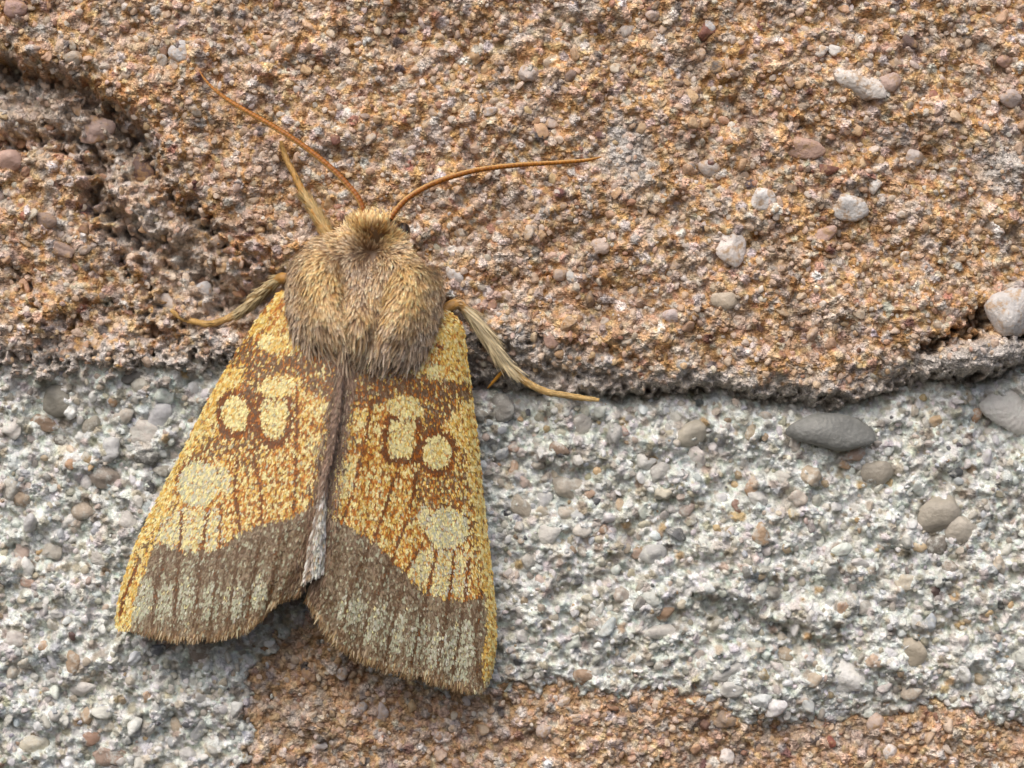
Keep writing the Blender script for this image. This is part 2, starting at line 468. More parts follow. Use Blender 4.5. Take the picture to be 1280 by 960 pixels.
SHAPES1 = [stone_shape(1, 100 + i, cuts=14, kk=22, lo=.66) for i in range(16)]
SHAPES2 = [stone_shape(2, 200 + i, cuts=18, smooth=0.3, kk=38, lo=.6) for i in range(14)]
SMOOTH2 = [stone_shape(2, 300 + i, cuts=12, smooth=0.15, kk=18, lo=.74) for i in range(8)]

def rot_basis(rng, n, tilt=0.35):
    """in-plane spin plus a little tilt; columns: local axes in (x, y-down, h)"""
    a = rng.uniform(0, 2 * np.pi, n); tx = rng.normal(0, tilt, n); ty = rng.normal(0, tilt, n)
    ca, sa = np.cos(a), np.sin(a)
    R = np.zeros((n, 3, 3)); R[:, 0, 0] = ca; R[:, 0, 1] = -sa; R[:, 1, 0] = sa; R[:, 1, 1] = ca; R[:, 2, 2] = 1
    T = np.zeros((n, 3, 3)); T[:, 0, 0] = 1; T[:, 1, 1] = np.cos(tx); T[:, 1, 2] = -np.sin(tx); T[:, 2, 1] = np.sin(tx); T[:, 2, 2] = np.cos(tx)
    U = np.zeros((n, 3, 3)); U[:, 0, 0] = np.cos(ty); U[:, 0, 2] = np.sin(ty); U[:, 1, 1] = 1; U[:, 2, 0] = -np.sin(ty); U[:, 2, 2] = np.cos(ty)
    return T @ U @ R

def smooth_field(H, n=3):
    a = H.copy()
    for _ in range(n):
        a = (a + np.roll(a, 1, 0) + np.roll(a, -1, 0) + np.roll(a, 1, 1) + np.roll(a, -1, 1)) / 5
    return a

pebble_meshes = {}
def pebble_mesh(i, smooth=False, bed='brick'):
    key = (i, smooth, bed)
    if key not in pebble_meshes:
        v, f = (SMOOTH2 if smooth else SHAPES2)[i]
        me = raw_mesh('pebble', v, f)
        me.materials.append(MAT_PEBBLE[bed])
        pebble_meshes[key] = me
    return pebble_meshes[key]

from mathutils import Matrix
def add_pebble(parent, px, py, h, sx, sy, sz, rot, col, shape, smooth=False, name='pebble'):
    """rot: 3x3 in (x, y-down, h)"""
    o = bpy.data.objects.new(name, pebble_mesh(shape, smooth, 'smooth' if smooth and max(sx, sy) > 17 else 'mortar' if parent is mortar else 'brick'))
    scene.collection.objects.link(o)
    o.parent = parent
    F = np.array([[1, 0, 0], [0, 0, -1], [0, -1, 0]], float)      # (x, y-down, h) -> world
    M = F @ rot @ np.diag([sx, sy, sz]) / K
    # proper rotation for Blender: fold the mirror into the mesh axis
    loc = W(px, py, h, persp=False)
    o.matrix_world = Matrix([list(M[0]) + [loc[0]], list(M[1]) + [loc[1]], list(M[2]) + [loc[2]], [0, 0, 0, 1]])
    o.color = (float(np.clip(col[0], 0, 1)), float(np.clip(col[1], 0, 1)), float(np.clip(col[2], 0, 1)), 1)
    return o

def inplane(deg):
    a = math.radians(deg); c, s = math.cos(a), math.sin(a)
    return np.array([[c, -s, 0], [s, c, 0], [0, 0, 1.0]])

# stones that the eye picks out one by one: x, y, width, height, turn, colour, smooth?
HERO_UP = [(1079, 111, 56, 31, 24, (232, 226, 218), 0), (1111, 103, 25, 23, 0, (206, 172, 158), 1), (1058, 258, 45, 30, 12, (220, 222, 222), 0),
           (951, 248, 31, 26, 8, (230, 230, 230), 0), (913, 308, 32, 42, 10, (228, 220, 214), 0), (1143, 197, 20, 19, 60, (196, 184, 180), 1),
           (1001, 184, 50, 24, 10, (206, 160, 138), 0), (1030, 212, 36, 14, 5, (128, 60, 44), 0), (1134, 55, 22, 16, 10, (112, 84, 84), 0),
           (895, 85, 15, 12, 30, (104, 96, 92), 1), (1093, 231, 14, 20, 5, (232, 230, 226), 0), (1030, 293, 29, 19, -28, (208, 164, 148), 0),
           (1026, 63, 17, 15, 0, (228, 224, 218), 0), (1042, 63, 15, 15, 0, (232, 230, 226), 0), (752, 306, 24, 22, 0, (222, 196, 180), 1),
           (567, 343, 22, 13, 35, (222, 220, 220), 1), (225, 67, 23, 25, 20, (198, 200, 204), 1), (115, 160, 40, 30, -20, (190, 158, 150), 0),
           (168, 210, 32, 31, 20, (116, 84, 82), 0), (10, 200, 30, 24, 20, (206, 158, 136), 1), (200, 75, 16, 16, 0, (182, 176, 168), 0),
           (93, 74, 22, 16, 0, (186, 170, 150), 1), (1262, 386, 56, 58, -10, (206, 206, 206), 0),
           (885, 38, 18, 24, 40, (150, 80, 66), 0), (713, 95, 14, 14, 0, (150, 122, 110), 1), (785, 38, 18, 17, 0, (190, 180, 174), 0),
           (886, 35, 14, 15, 0, (196, 198, 204), 0), (816, 20, 16, 14, 0, (206, 180, 168), 1), (610, 140, 20, 12, -15, (200, 190, 186), 0),
           (660, 92, 24, 18, 10, (206, 190, 182), 0), (840, 396, 22, 16, 10, (204, 186, 186), 1), (690, 425, 22, 16, 0, (196, 150, 132), 1),
           (905, 375, 30, 22, 15, (196, 176, 146), 1), (700, 342, 16, 13, 0, (208, 184, 170), 1), (714, 346, 15, 14, 0, (200, 204, 204), 0),
           (690, 155, 15, 13, 0, (206, 182, 168), 1), (885, 210, 24, 17, 10, (196, 186, 180), 1), (1166, 120, 13, 11, 0, (182, 104, 78), 0),
           (1255, 77, 18, 14, 0, (200, 150, 130), 1), (20, 10, 26, 20, 10, (196, 150, 140), 1), (1262, 124, 26, 20, 0, (206, 186, 180), 1),
           (30, 270, 8, 9, 0, (190, 92, 48), 1), (102, 271, 8, 9, 0, (196, 92, 48), 1), (55, 275, 24, 16, 10, (164, 134, 120), 1),
           (103, 311, 16, 12, 0, (188, 166, 150), 1), (72, 310, 32, 14, 25, (172, 140, 126), 0), (205, 375, 36, 18, 6, (202, 192, 186), 0),
           (250, 363, 20, 22, 10, (186, 190, 196), 1), (270, 300, 18, 14, 0, (190, 166, 146), 1), (420, 175, 14, 12, 0, (150, 86, 74), 1)]
HERO_MO = [(66, 502, 38, 28, 25, (142, 138, 122), 1), (196, 519, 36, 30, -30, (190, 194, 200), 1), (151, 519, 24, 19, 0, (202, 190, 172), 1),
           (139, 502, 11, 12, 0, (194, 142, 74), 1), (86, 582, 13, 13, 20, (196, 138, 76), 1), (45, 528, 36, 18, 18, (160, 122, 84), 0),
           (179, 571, 32, 20, 10, (96, 96, 92), 0), (183, 610, 14, 16, 20, (52, 54, 60), 0), (69, 551, 22, 15, 0, (98, 88, 76), 0),
           (100, 638, 28, 26, 40, (178, 156, 128), 0), (127, 598, 36, 30, 20, (158, 140, 122), 0), (172, 483, 22, 17, -10, (190, 186, 168), 1),
           (155, 472, 42, 16, -8, (118, 112, 104), 0), (110, 530, 17, 22, 30, (160, 152, 132), 1), (132, 562, 22, 24, 0, (200, 204, 206), 0),
           (173, 540, 34, 26, 20, (206, 198, 188), 0), (106, 574, 16, 12, 25, (180, 146, 84), 0), (104, 604, 12, 20, 5, (212, 208, 206), 1),
           (157, 650, 22, 24, 0, (196, 192, 186), 0), (22, 624, 24, 18, 20, (150, 122, 86), 0), (8, 612, 20, 26, 10, (176, 170, 156), 0),
           (1043, 544, 92, 40, 7, (128, 132, 128), 1), (1181, 641, 44, 46, 30, (176, 167, 148), 1), (1206, 662, 36, 32, 20, (188, 179, 160), 1),
           (1100, 591, 35, 30, 10, (166, 157, 138), 1), (1015, 596, 25, 24, 0, (196, 172, 136), 0), (1176, 682, 26, 24, 0, (124, 114, 100), 1),
           (1152, 685, 17, 12, 15, (224, 188, 120), 1), (1268, 506, 66, 56, 15, (206, 204, 198), 0), (1226, 518, 11, 16, 10, (196, 142, 84), 1),
           (1197, 590, 19, 16, 10, (66, 74, 82), 0), (1060, 580, 14, 13, 0, (196, 146, 84), 0), (1072, 568, 22, 17, 0, (192, 150, 120), 1),
           (712, 608, 38, 27, 10, (186, 174, 154), 0), (819, 694, 31, 26, -10, (176, 178, 178), 0), (641, 558, 14, 14, 0, (200, 154, 126), 0),
           (642, 586, 10, 18, 10, (200, 156, 114), 0), (698, 561, 24, 18, 30, (158, 124, 94), 0), (867, 543, 42, 25, -32, (186, 178, 156), 1),
           (810, 577, 24, 20, 20, (206, 208, 204), 0), (628, 510, 28, 26, 0, (158, 154, 146), 1), (633, 643, 10, 10, 0, (48, 52, 66), 0),
           (746, 627, 11, 9, 0, (70, 76, 88), 0), (953, 670, 22, 24, 30, (190, 146, 92), 0), (651, 635, 26, 23, 20, (176, 162, 138), 0),
           (682, 626, 19, 27, 10, (186, 190, 194), 0), (706, 645, 24, 20, 10, (196, 182, 160), 0), (825, 592, 24, 26, 50, (184, 182, 176), 0),
           (737, 618, 13, 16, 20, (208, 162, 122), 0), (776, 632, 14, 16, 20, (208, 176, 128), 0), (942, 610, 16, 22, 35, (200, 150, 96), 0),
           (950, 625, 24, 18, 30, (204, 204, 200), 0), (860, 636, 20, 19, 0, (190, 160, 144), 0), (904, 626, 16, 20, 10, (196, 200, 206), 0),
           (923, 633, 10, 18, -20, (156, 106, 80), 0), (942, 540, 16, 26, 0, (178, 156, 116), 0), (725, 530, 26, 24, -20, (180, 174, 164), 0),
           (781, 541, 10, 11, 0, (204, 142, 120), 0), (769, 542, 18, 24, 10, (172, 172, 170), 0), (686, 668, 28, 24, 0, (206, 204, 198), 0),
           (729, 665, 20, 18, 0, (206, 200, 188), 1), (755, 664, 10, 11, 0, (176, 128, 84), 1), (796, 693, 14, 13, 0, (196, 158, 130), 0),
           (729, 847, 27, 20, 5, (172, 130, 86), 0), (1145, 817, 30, 26, -10, (188, 174, 146), 1), (831, 768, 22, 17, -15, (186, 138, 88), 0),
           (1060, 853, 48, 36, 5, (232, 234, 232), 0), (830, 793, 36, 19, -5, (196, 192, 184), 0), (914, 842, 40, 20, -20, (188, 188, 184), 0),
           (1094, 830, 19, 15, 10, (206, 168, 130), 0), (1018, 850, 20, 18, 0, (200, 176, 142), 0),
           (1171, 741, 12, 11, 0, (96, 56, 50), 1), (1053, 760, 16, 15, 0, (200, 152, 108), 0), (1142, 868, 26, 18, 0, (196, 176, 148), 0),
           (913, 863, 30, 18, 5, (198, 198, 192), 0), (1232, 850, 20, 16, 0, (190, 166, 120), 0), (1133, 730, 24, 18, 10, (204, 190, 160), 0),
           (985, 820, 24, 18, 0, (186, 160, 120), 0), (200, 805, 26, 20, 0, (150, 118, 100), 0), (247, 812, 22, 40, 5, (158, 136, 116), 0),
           (191, 815, 24, 16, -20, (74, 84, 98), 0), (88, 830, 16, 32, 5, (182, 146, 102), 0), (67, 895, 16, 15, 0, (206, 202, 194), 0),
           (106, 897, 16, 20, 20, (196, 160, 112), 0), (108, 926, 22, 16, 0, (172, 120, 84), 1), (245, 914, 14, 30, 30, (150, 156, 162), 0),
           (130, 947, 38, 20, 10, (170, 134, 110), 0), (40, 934, 34, 24, 0, (200, 192, 164), 0), (232, 948, 20, 20, 30, (196, 196, 196), 0),
           (87, 796, 9, 11, 0, (96, 48, 40), 1), (52, 811, 10, 16, 0, (200, 150, 96), 0), (216, 910, 16, 20, 0, (190, 166, 130), 0),
           (98, 862, 30, 18, 0, (206, 202, 196), 0), (14, 800, 22, 18, 0, (196, 186, 178), 0), (30, 730, 18, 12, 0, (196, 150, 124), 0),
           (120, 700, 20, 17, 10, (198, 192, 182), 0), (60, 690, 22, 18, 0, (186, 178, 160), 0), (20, 690, 18, 20, 0, (202, 170, 150), 0)]
HERO_LO = [(911, 950, 17, 17, 0, (226, 220, 216), 0), (706, 880, 14, 12, 0, (226, 214, 206), 1), (792, 888, 10, 11, 0, (104, 108, 122), 1),
           (424, 844, 14, 20, -25, (196, 190, 190), 0), (914, 882, 13, 16, 0, (210, 210, 212), 1), (908, 905, 24, 20, 0, (166, 142, 122), 0),
           (1100, 910, 20, 30, 10, (204, 178, 164), 0), (1118, 945, 16, 22, 10, (226, 222, 220), 0), (884, 909, 14, 14, 0, (140, 96, 80), 0),
           (1041, 933, 12, 14, 0, (164, 72, 52), 0), (680, 916, 20, 18, 0, (196, 180, 174), 0), (476, 895, 14, 18, 0, (190, 176, 176), 0),
           (450, 888, 12, 14, 0, (200, 196, 200), 1), (400, 938, 14, 12, 0, (204, 198, 198), 0), (582, 880, 12, 12, 0, (206, 190, 180), 0)]

hero_xy = {'up': [], 'mo': [], 'lo': []}
def heroes(lst, parent, H, tag, seed):
    r = np.random.default_rng(seed)
    Hs = smooth_field(H, 14)
    for (x, y, w, hh, ang, col, sm) in lst:
        m = min(w, hh)
        n = len(SMOOTH2) if sm else len(SHAPES2)
        R = inplane(ang)
        h = float(sample(Hs, x, y)) + (0.3 if w > 70 else 0.03) * m
        add_pebble(parent, x, y, h, w * 0.58, hh * 0.60, m * 0.36, R, lin(*col) * 0.6 + 0.4 * lin(*col).mean() * np.array([1.06, 1.0, 0.93]), int(r.integers(n)), bool(sm))
        hero_xy[tag].append((x, y, max(w, hh) * 0.5))
heroes(HERO_UP, brick_up, H_UP, 'up', 61)
heroes(HERO_MO, mortar, H_MO, 'mo', 62)
heroes(HERO_LO, brick_lo, H_LO, 'lo', 63)

def scatter(parent, H, keep, tag, n_try, palette, weights, med, sig, dmax, seed, n_single, big=10.0):
    r = np.random.default_rng(seed)
    x = r.uniform(GX0 + 10, GX1 - 20, n_try); y = r.uniform(GY0 + 10, GY1 - 20, n_try)
    inner = (x > -60) & (x < 1340) & (y > -50) & (y < 1010)
    d = np.clip(med * np.exp(sig * r.standard_normal(n_try)), 4.0, dmax)
    ok = (sample(keep, x, y) > d * 0.35) & (inner | (r.random(n_try) < 0.15))
    hx = np.array([(a, b, c) for a, b, c in hero_xy[tag]] or [(1e6, 1e6, 0)])
    dd = np.hypot(x[:, None] - hx[None, :, 0], y[:, None] - hx[None, :, 1]) - hx[None, :, 2] * 0.8
    ok &= dd.min(1) > d * 0.4
    x, y, d = x[ok], y[ok], d[ok]
    o = np.argsort(-d); x, y, d = x[o], y[o], d[o]
    # drop grains that sit in larger ones
    cell = 8.0; grid = {}; keepi = []
    for i in range(len(x)):
        gi, gj = int(x[i] // cell), int(y[i] // cell); bad = False
        for a in range(gi - 3, gi + 4):
            for b in range(gj - 3, gj + 4):
                for k in grid.get((a, b), ()):
                    if (x[i] - x[k]) ** 2 + (y[i] - y[k]) ** 2 < (0.40 * (d[i] + d[k])) ** 2:
                        bad = True; break
                if bad: break
            if bad: break
        if not bad:
            grid.setdefault((gi, gj), []).append(i); keepi.append(i)
    x, y, d = x[keepi], y[keepi], d[keepi]
    n = len(x)
    col = pick(palette, weights, n, r, 0.08)
    if tag != 'mo': col = col * 0.74 + 0.26 * lin(192, 156, 116)      # stained by the brick's own clay
    R = rot_basis(r, n, 0.4)
    asp = np.stack([d * 0.5 * r.uniform(0.95, 1.3, n), d * 0.5 * r.uniform(0.72, 1.0, n), d * 0.5 * r.uniform(0.5, 0.85, n)], -1)
    h = sample(smooth_field(H, 4), x, y) + d * (r.uniform(-0.12, 0.18, n) if tag == 'mo' else r.uniform(-0.2, 0.12, n))
    seen = (x > -8) & (x < 1288) & (y > -8) & (y < 968) & ~((x > 390) & (x < 530) & (y > 330) & (y < 740)) \
        & ~inside([(360, 380), (555, 400), (612, 830), (400, 740), (165, 770)], x, y)
    single = np.zeros(n, bool)
    cand = np.where(seen & (d >= big))[0][:n_single]
    single[cand] = True
    for i in cand:
        add_pebble(parent, x[i], y[i], h[i], *asp[i], R[i], col[i], int(r.integers(len(SHAPES2))), name='grain')
    rest = np.where(~single)[0]
    V, F, C = [], [], []
    base = 0
    which = r.integers(len(SHAPES1), size=len(rest))
    for s, (sv, sf) in enumerate(SHAPES1):
        ii = rest[which == s]
        if len(ii) == 0: continue
        loc = np.einsum('nij,nvj->nvi', R[ii], sv[None] * asp[ii][:, None, :])
        P = W(loc[..., 0] + x[ii][:, None], loc[..., 1] + y[ii][:, None], loc[..., 2] + h[ii][:, None], persp=False)
        V.append(P.reshape(-1, 3))
        F.append((sf[None] + (np.arange(len(ii)) * len(sv))[:, None, None] + base).reshape(-1, 3))
        C.append(np.repeat(col[ii], len(sv), 0))
        base += len(ii) * len(sv)
    me = raw_mesh('sand_grains', np.concatenate(V), np.concatenate(F)[:, ::-1], np.concatenate(C), smooth=False)
    link('sand_grains', me, MAT_SAND, parent, kind='stuff')
    return n

n1 = scatter(brick_up, H_UP, S_UP - 2 - 20 * sstep(330, 420, XX), 'up', 39000, BRICK_BIG, BRICK_BIG_W, 7.4, 0.34, 20, 71, 235)
n2 = scatter(mortar, H_MO, np.minimum(-S_UP - 3, -S_LO + 2), 'mo', 49000, MORT_BIG, MORT_BIG_W, 7.2, 0.48, 27, 72, 200)
n3_ = scatter(brick_lo, H_LO, S_LO, 'lo', 39000, BRICK_BIG, BRICK_BIG_W, 7.4, 0.34, 20, 73, 200)
print('grains', n1, n2, n3_)

# ------------------------------------------------------------------ the moth
moth = bpy.data.objects.new('moth', None)
scene.collection.objects.link(moth)
moth['label'] = 'yellow and brown patterned moth with furry thorax resting on the rough wall'
moth['category'] = 'moth'
moth.location = Vector(W(440, 500, 0))
bpy.context.view_layer.update()
M_INV = moth.matrix_world.inverted()

def part(name, me, mat, parent, kind=None, label=None):
    """mesh given in world coordinates, hung under the moth (whose empty is only shifted)"""
    o = link(name, me, mat, parent, kind, label)
    if parent is moth:
        o.location = -moth.location
    return o

def resample(pts, n):
    p = np.asarray(pts, float)
    # Catmull-Rom through the points, then even arc length
    q = np.vstack([2 * p[0] - p[1], p, 2 * p[-1] - p[-2]])
    t = np.linspace(0, 1, 24, endpoint=False)[:, None]
    out = []
    for i in range(1, len(q) - 2):
        a, b, c, d = q[i - 1], q[i], q[i + 1], q[i + 2]
        out.append(0.5 * ((2 * b) + (c - a) * t + (2 * a - 5 * b + 4 * c - d) * t ** 2 + (-a + 3 * b - 3 * c + d) * t ** 3))
    out = np.vstack(out + [p[-1:]])
    s = np.concatenate([[0], np.cumsum(np.linalg.norm(np.diff(out[:, :2], axis=0), axis=1))])
    tt = np.linspace(0, s[-1], n)
    return np.stack([np.interp(tt, s, out[:, k]) for k in range(out.shape[1])], -1)

def tube(pts, n, seg=10, ring=None, cols=None, flat=1.0):
    """pts rows (x, y, h, radius) in design steps -> world mesh arrays"""
    c = resample(pts, n)
    P = W(c[:, 0], c[:, 1], c[:, 2]); R = c[:, 3] / K
    if ring is not None: R = R * ring(np.linspace(0, 1, n))
    T = np.gradient(P, axis=0); T /= np.linalg.norm(T, axis=1)[:, None]
    out = np.array([0, -1.0, 0])
    S = np.cross(T, out); S /= np.linalg.norm(S, axis=1)[:, None]
    N = np.cross(S, T)
    a = np.linspace(0, 2 * np.pi, seg, endpoint=False)
    co = (P[:, None] + R[:, None, None] * (np.cos(a)[None, :, None] * S[:, None] + flat * np.sin(a)[None, :, None] * N[:, None])).reshape(-1, 3)
    i = np.arange(n - 1)[:, None] * seg; j = np.arange(seg)[None]; j2 = (j + 1) % seg
    q = np.stack([i + j, i + j2, i + seg + j2, i + seg + j], -1).reshape(-1, 4)
    co = np.vstack([co, P[:1], P[-1:]])
    k = np.arange(seg)
    cap0 = np.stack([np.full(seg, n * seg), (k + 1) % seg, k], -1)
    cap1 = np.stack([np.full(seg, n * seg + 1), (n - 1) * seg + k, (n - 1) * seg + (k + 1) % seg], -1)
    return co, [q, cap0, cap1], c, N

def ribbons(P, D, N, L, Wd, c0, c1, bend=0.25, segs=3, wprof=(0.5, 1.0, 0.9, 0.12), ctip=0.6):
    """flat tapering hairs: root P, direction D, surface normal N (world), length, width; returns co, faces, cols"""
    n = len(P); k = segs + 1
    S = np.cross(D, N); S /= np.linalg.norm(S, axis=1)[:, None] + 1e-9
    t = np.linspace(0, 1, k)
    wp = np.interp(t, np.linspace(0, 1, len(wprof)), wprof)
    cen = P[:, None] + D[:, None] * (L[:, None] * t[None])[..., None] - N[:, None] * (bend * L[:, None] * t[None] ** 2)[..., None]
    off = S[:, None] * (0.5 * Wd[:, None] * wp[None])[..., None]
    a = cen - off; b = cen + off
    co = np.stack([a, b], 2).reshape(n, k * 2, 3)
    idx = np.array([[2 * i, 2 * i + 1, 2 * i + 3, 2 * i + 2] for i in range(segs)])
    f = (idx[None] + (np.arange(n) * 2 * k)[:, None, None]).reshape(-1, 4)
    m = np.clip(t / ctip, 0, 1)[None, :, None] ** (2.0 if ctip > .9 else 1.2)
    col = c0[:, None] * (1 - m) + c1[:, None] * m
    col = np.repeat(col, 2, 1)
    return co.reshape(-1, 3), f, col.reshape(-1, 3)

def merge(parts):
    V, F, C, b = [], [], [], 0
    for co, f, c in parts:
        V.append(co); F.append(f + b); C.append(c); b += len(co)
    return np.vstack(V), np.vstack(F), np.vstack(C)

# ---- body: head, thorax and abdomen as one surface
#        x    y   halfwidth  centre h  rise
SPINE = [(474, 266, 6, 60, 5), (473, 271, 22, 60, 20), (470, 282, 33, 60, 32), (467, 297, 40, 57, 34), (464, 310, 56, 56, 38),
         (461, 322, 75, 56, 42), (459, 336, 90, 56, 42), (456, 360, 95, 58, 43), (453, 390, 93, 60, 44), (448, 416, 87, 60, 46), (442, 440, 75, 58, 44),
         (436, 470, 50, 48, 40), (420, 560, 42, 36, 34), (406, 640, 34, 30, 26), (396, 700, 18, 28, 14), (393, 722, 5, 28, 4)]
NB, SB = 90, 48
sp = resample(SPINE, NB)
th = np.linspace(0, 2 * np.pi, SB, endpoint=False)
def body_point(t, a):
    """t in 0..1 along the spine, a angle from the top (0) towards the costa sides; returns design (x,y,h)"""
    f = t * (NB - 1)
    g = [np.interp(f, np.arange(NB), sp[:, i]) for i in range(5)]
    dx = np.interp(f, np.arange(NB), np.gradient(sp[:, 0])); dy = np.interp(f, np.arange(NB), np.gradient(sp[:, 1]))
    l = np.hypot(dx, dy); dx, dy = dx / l, dy / l
    sx, sy = dy, -dx                      # sideways
    sa = np.sign(np.sin(a)) * np.abs(np.sin(a)) ** 0.9
    x = g[0] + sx * g[2] * sa; y = g[1] + sy * g[2] * sa
    h = g[3] + g[4] * np.sign(np.cos(a)) * np.abs(np.cos(a)) ** 0.72
    up = np.clip(np.cos(a), 0, 1)
    lump = (22 * np.exp(-(((x - 398 - .12 * (y - 350)) / 27) ** 2 + ((y - 360) / 58) ** 4)) + 22 * np.exp(-(((x - 519 + .25 * (y - 350)) / 27) ** 2 + ((y - 368) / 58) ** 4))
            - 22 * np.exp(-(((x - 464 + 0.12 * (y - 330)) / 16) ** 2 + ((y - 320) / 20) ** 2))
            - 8 * (np.exp(-((x - 429 - .05 * (y - 330)) / 8) ** 2) + np.exp(-((x - 494 + .3 * (y - 330)) / 8) ** 2)) * sstep(312, 335, y) * sstep(450, 415, y)
            + 20 * np.exp(-(((x - 447) / 22) ** 2 + ((y - 405) / 32) ** 2))
            + 9 * np.exp(-(((x - 466) / 20) ** 2 + ((y - 284) / 14) ** 2)))
    return np.stack([x, y, h + lump * up], -1)
tt, aa = np.meshgrid(np.linspace(0, 1, NB), th, indexing='ij')
bp = body_point(tt, aa)
bco = W(bp[..., 0], bp[..., 1], bp[..., 2]).reshape(-1, 3)
i = np.arange(NB - 1)[:, None] * SB; j = np.arange(SB)[None]; j2 = (j + 1) % SB
bq = np.stack([i + j, i + SB + j, i + SB + j2, i + j2], -1).reshape(-1, 4)
bcap = [np.arange(SB)[::-1][None][:, ::1], (np.arange(SB) + (NB - 1) * SB)[None]]
bcol = np.tile(lin(122, 96, 70), (len(bco), 1))
part('body', raw_mesh('body', bco, [bq, bcap[0], bcap[1]], bcol), MAT_FUR, moth)

# ---- thorax fur
rf = np.random.default_rng(17)
def fur_patch(n, tlo, thi, amax, lmin, lmax, wid, lift, head=False):
    t = rf.uniform(tlo, thi, n * 2); a = rf.uniform(-amax, amax, n * 2)
    wloc = np.interp(t * (NB - 1), np.arange(NB), sp[:, 2])
    k = rf.random(n * 2) < wloc / 84.0
    q_ = body_point(t, a)
    k &= ~((np.hypot(q_[:, 0] - 500, (q_[:, 1] - 285) * .8) < 11) | (np.hypot(q_[:, 0] - 486, q_[:, 1] - 284) < 5))
    t, a = t[k][:n], a[k][:n]
    p = body_point(t, a); e = 0.004
    pt = body_point(np.clip(t + e, 0, 1), a) - body_point(np.clip(t - e, 0, 1), a); pa = body_point(t, a + e) - body_point(t, a - e)
    N = np.cross(pa, pt); N /= np.linalg.norm(N, axis=1)[:, None] + 1e-9
    N *= np.sign(np.einsum('ij,ij->i', N, p - np.stack([p[:, 0] * 0 + 455, p[:, 1] * 0 + 360, p[:, 2] * 0 + 40], -1)))[:, None]
    x, y = p[:, 0], p[:, 1]
    rad = np.stack([x - 464, y - 318, 0 * x], -1); rl = np.linalg.norm(rad, axis=1)[:, None] + 1e-6
    tail = np.tile([[-0.17, 0.985, 0]], (len(x), 1))
    side = np.stack([(x - 455) / 90.0, 0 * x, 0 * x], -1)
    wr = sstep(350, 296, y)[:, None]
    D = wr * rad / rl + (1 - wr) * (tail + 0.35 * side)
    # the fur beside the middle parting sweeps in to it
    D[:, 0] += -0.55 * np.sign(x - 452) * np.exp(-((np.abs(x - 452) - 45) / 22) ** 2) * sstep(330, 380, y)
    cl1 = sample(n25, x * 1.6, y * 1.6); cl2 = sample(n25, x * 1.6 + 300, y * 1.6 + 90)
    D[:, 0] += 0.14 * cl1 + 0.10 * rf.standard_normal(len(x)); D[:, 1] += 0.12 * cl2 + 0.10 * rf.standard_normal(len(x))
    D -= N * np.einsum('ij,ij->i', D, N)[:, None]
    D /= np.linalg.norm(D, axis=1)[:, None] + 1e-9
    el = np.radians(lift + 9 * rf.standard_normal(len(x)) + 6 * cl1)[:, None]
    D = D * np.cos(el) + N * np.sin(el)
    gold = np.clip(np.exp(-(((x - 402) / 32) ** 2 + ((y - 350) / 52) ** 2)) + np.exp(-(((x - 508) / 36) ** 2 + ((y - 360) / 52) ** 2)) + .5 * np.exp(-(((x - 450) / 40) ** 2 + ((y - 400) / 40) ** 2))
                   + 1.2 * np.exp(-(((x - 466) / 42) ** 2 + ((y - 285) / 26) ** 2)) + 0.12 * cl2, 0, 1)[:, None]
    rnd = rf.random((len(x), 1))
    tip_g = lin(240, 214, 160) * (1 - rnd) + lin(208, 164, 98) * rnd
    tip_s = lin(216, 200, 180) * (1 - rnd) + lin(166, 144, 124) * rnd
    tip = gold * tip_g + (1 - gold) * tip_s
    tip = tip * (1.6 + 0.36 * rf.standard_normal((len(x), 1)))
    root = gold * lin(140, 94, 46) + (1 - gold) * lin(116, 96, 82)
    L = rf.uniform(lmin, lmax, len(x)); wd = wid * rf.uniform(0.7, 1.25, len(x))
    Pw = W(p[:, 0], p[:, 1], p[:, 2])
    Fm = np.array([[1, 0, 0], [0, 0, -1], [0, -1, 0]], float)
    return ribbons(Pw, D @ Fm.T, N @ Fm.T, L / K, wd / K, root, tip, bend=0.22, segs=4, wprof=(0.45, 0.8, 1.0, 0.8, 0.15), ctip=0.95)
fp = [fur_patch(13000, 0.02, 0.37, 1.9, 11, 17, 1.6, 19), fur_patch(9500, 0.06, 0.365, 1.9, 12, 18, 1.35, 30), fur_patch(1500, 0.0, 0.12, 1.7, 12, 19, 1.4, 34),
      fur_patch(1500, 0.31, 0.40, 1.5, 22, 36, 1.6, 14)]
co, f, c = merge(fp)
part('fur', raw_mesh('fur', co, f, c), MAT_FUR, moth, kind='stuff')

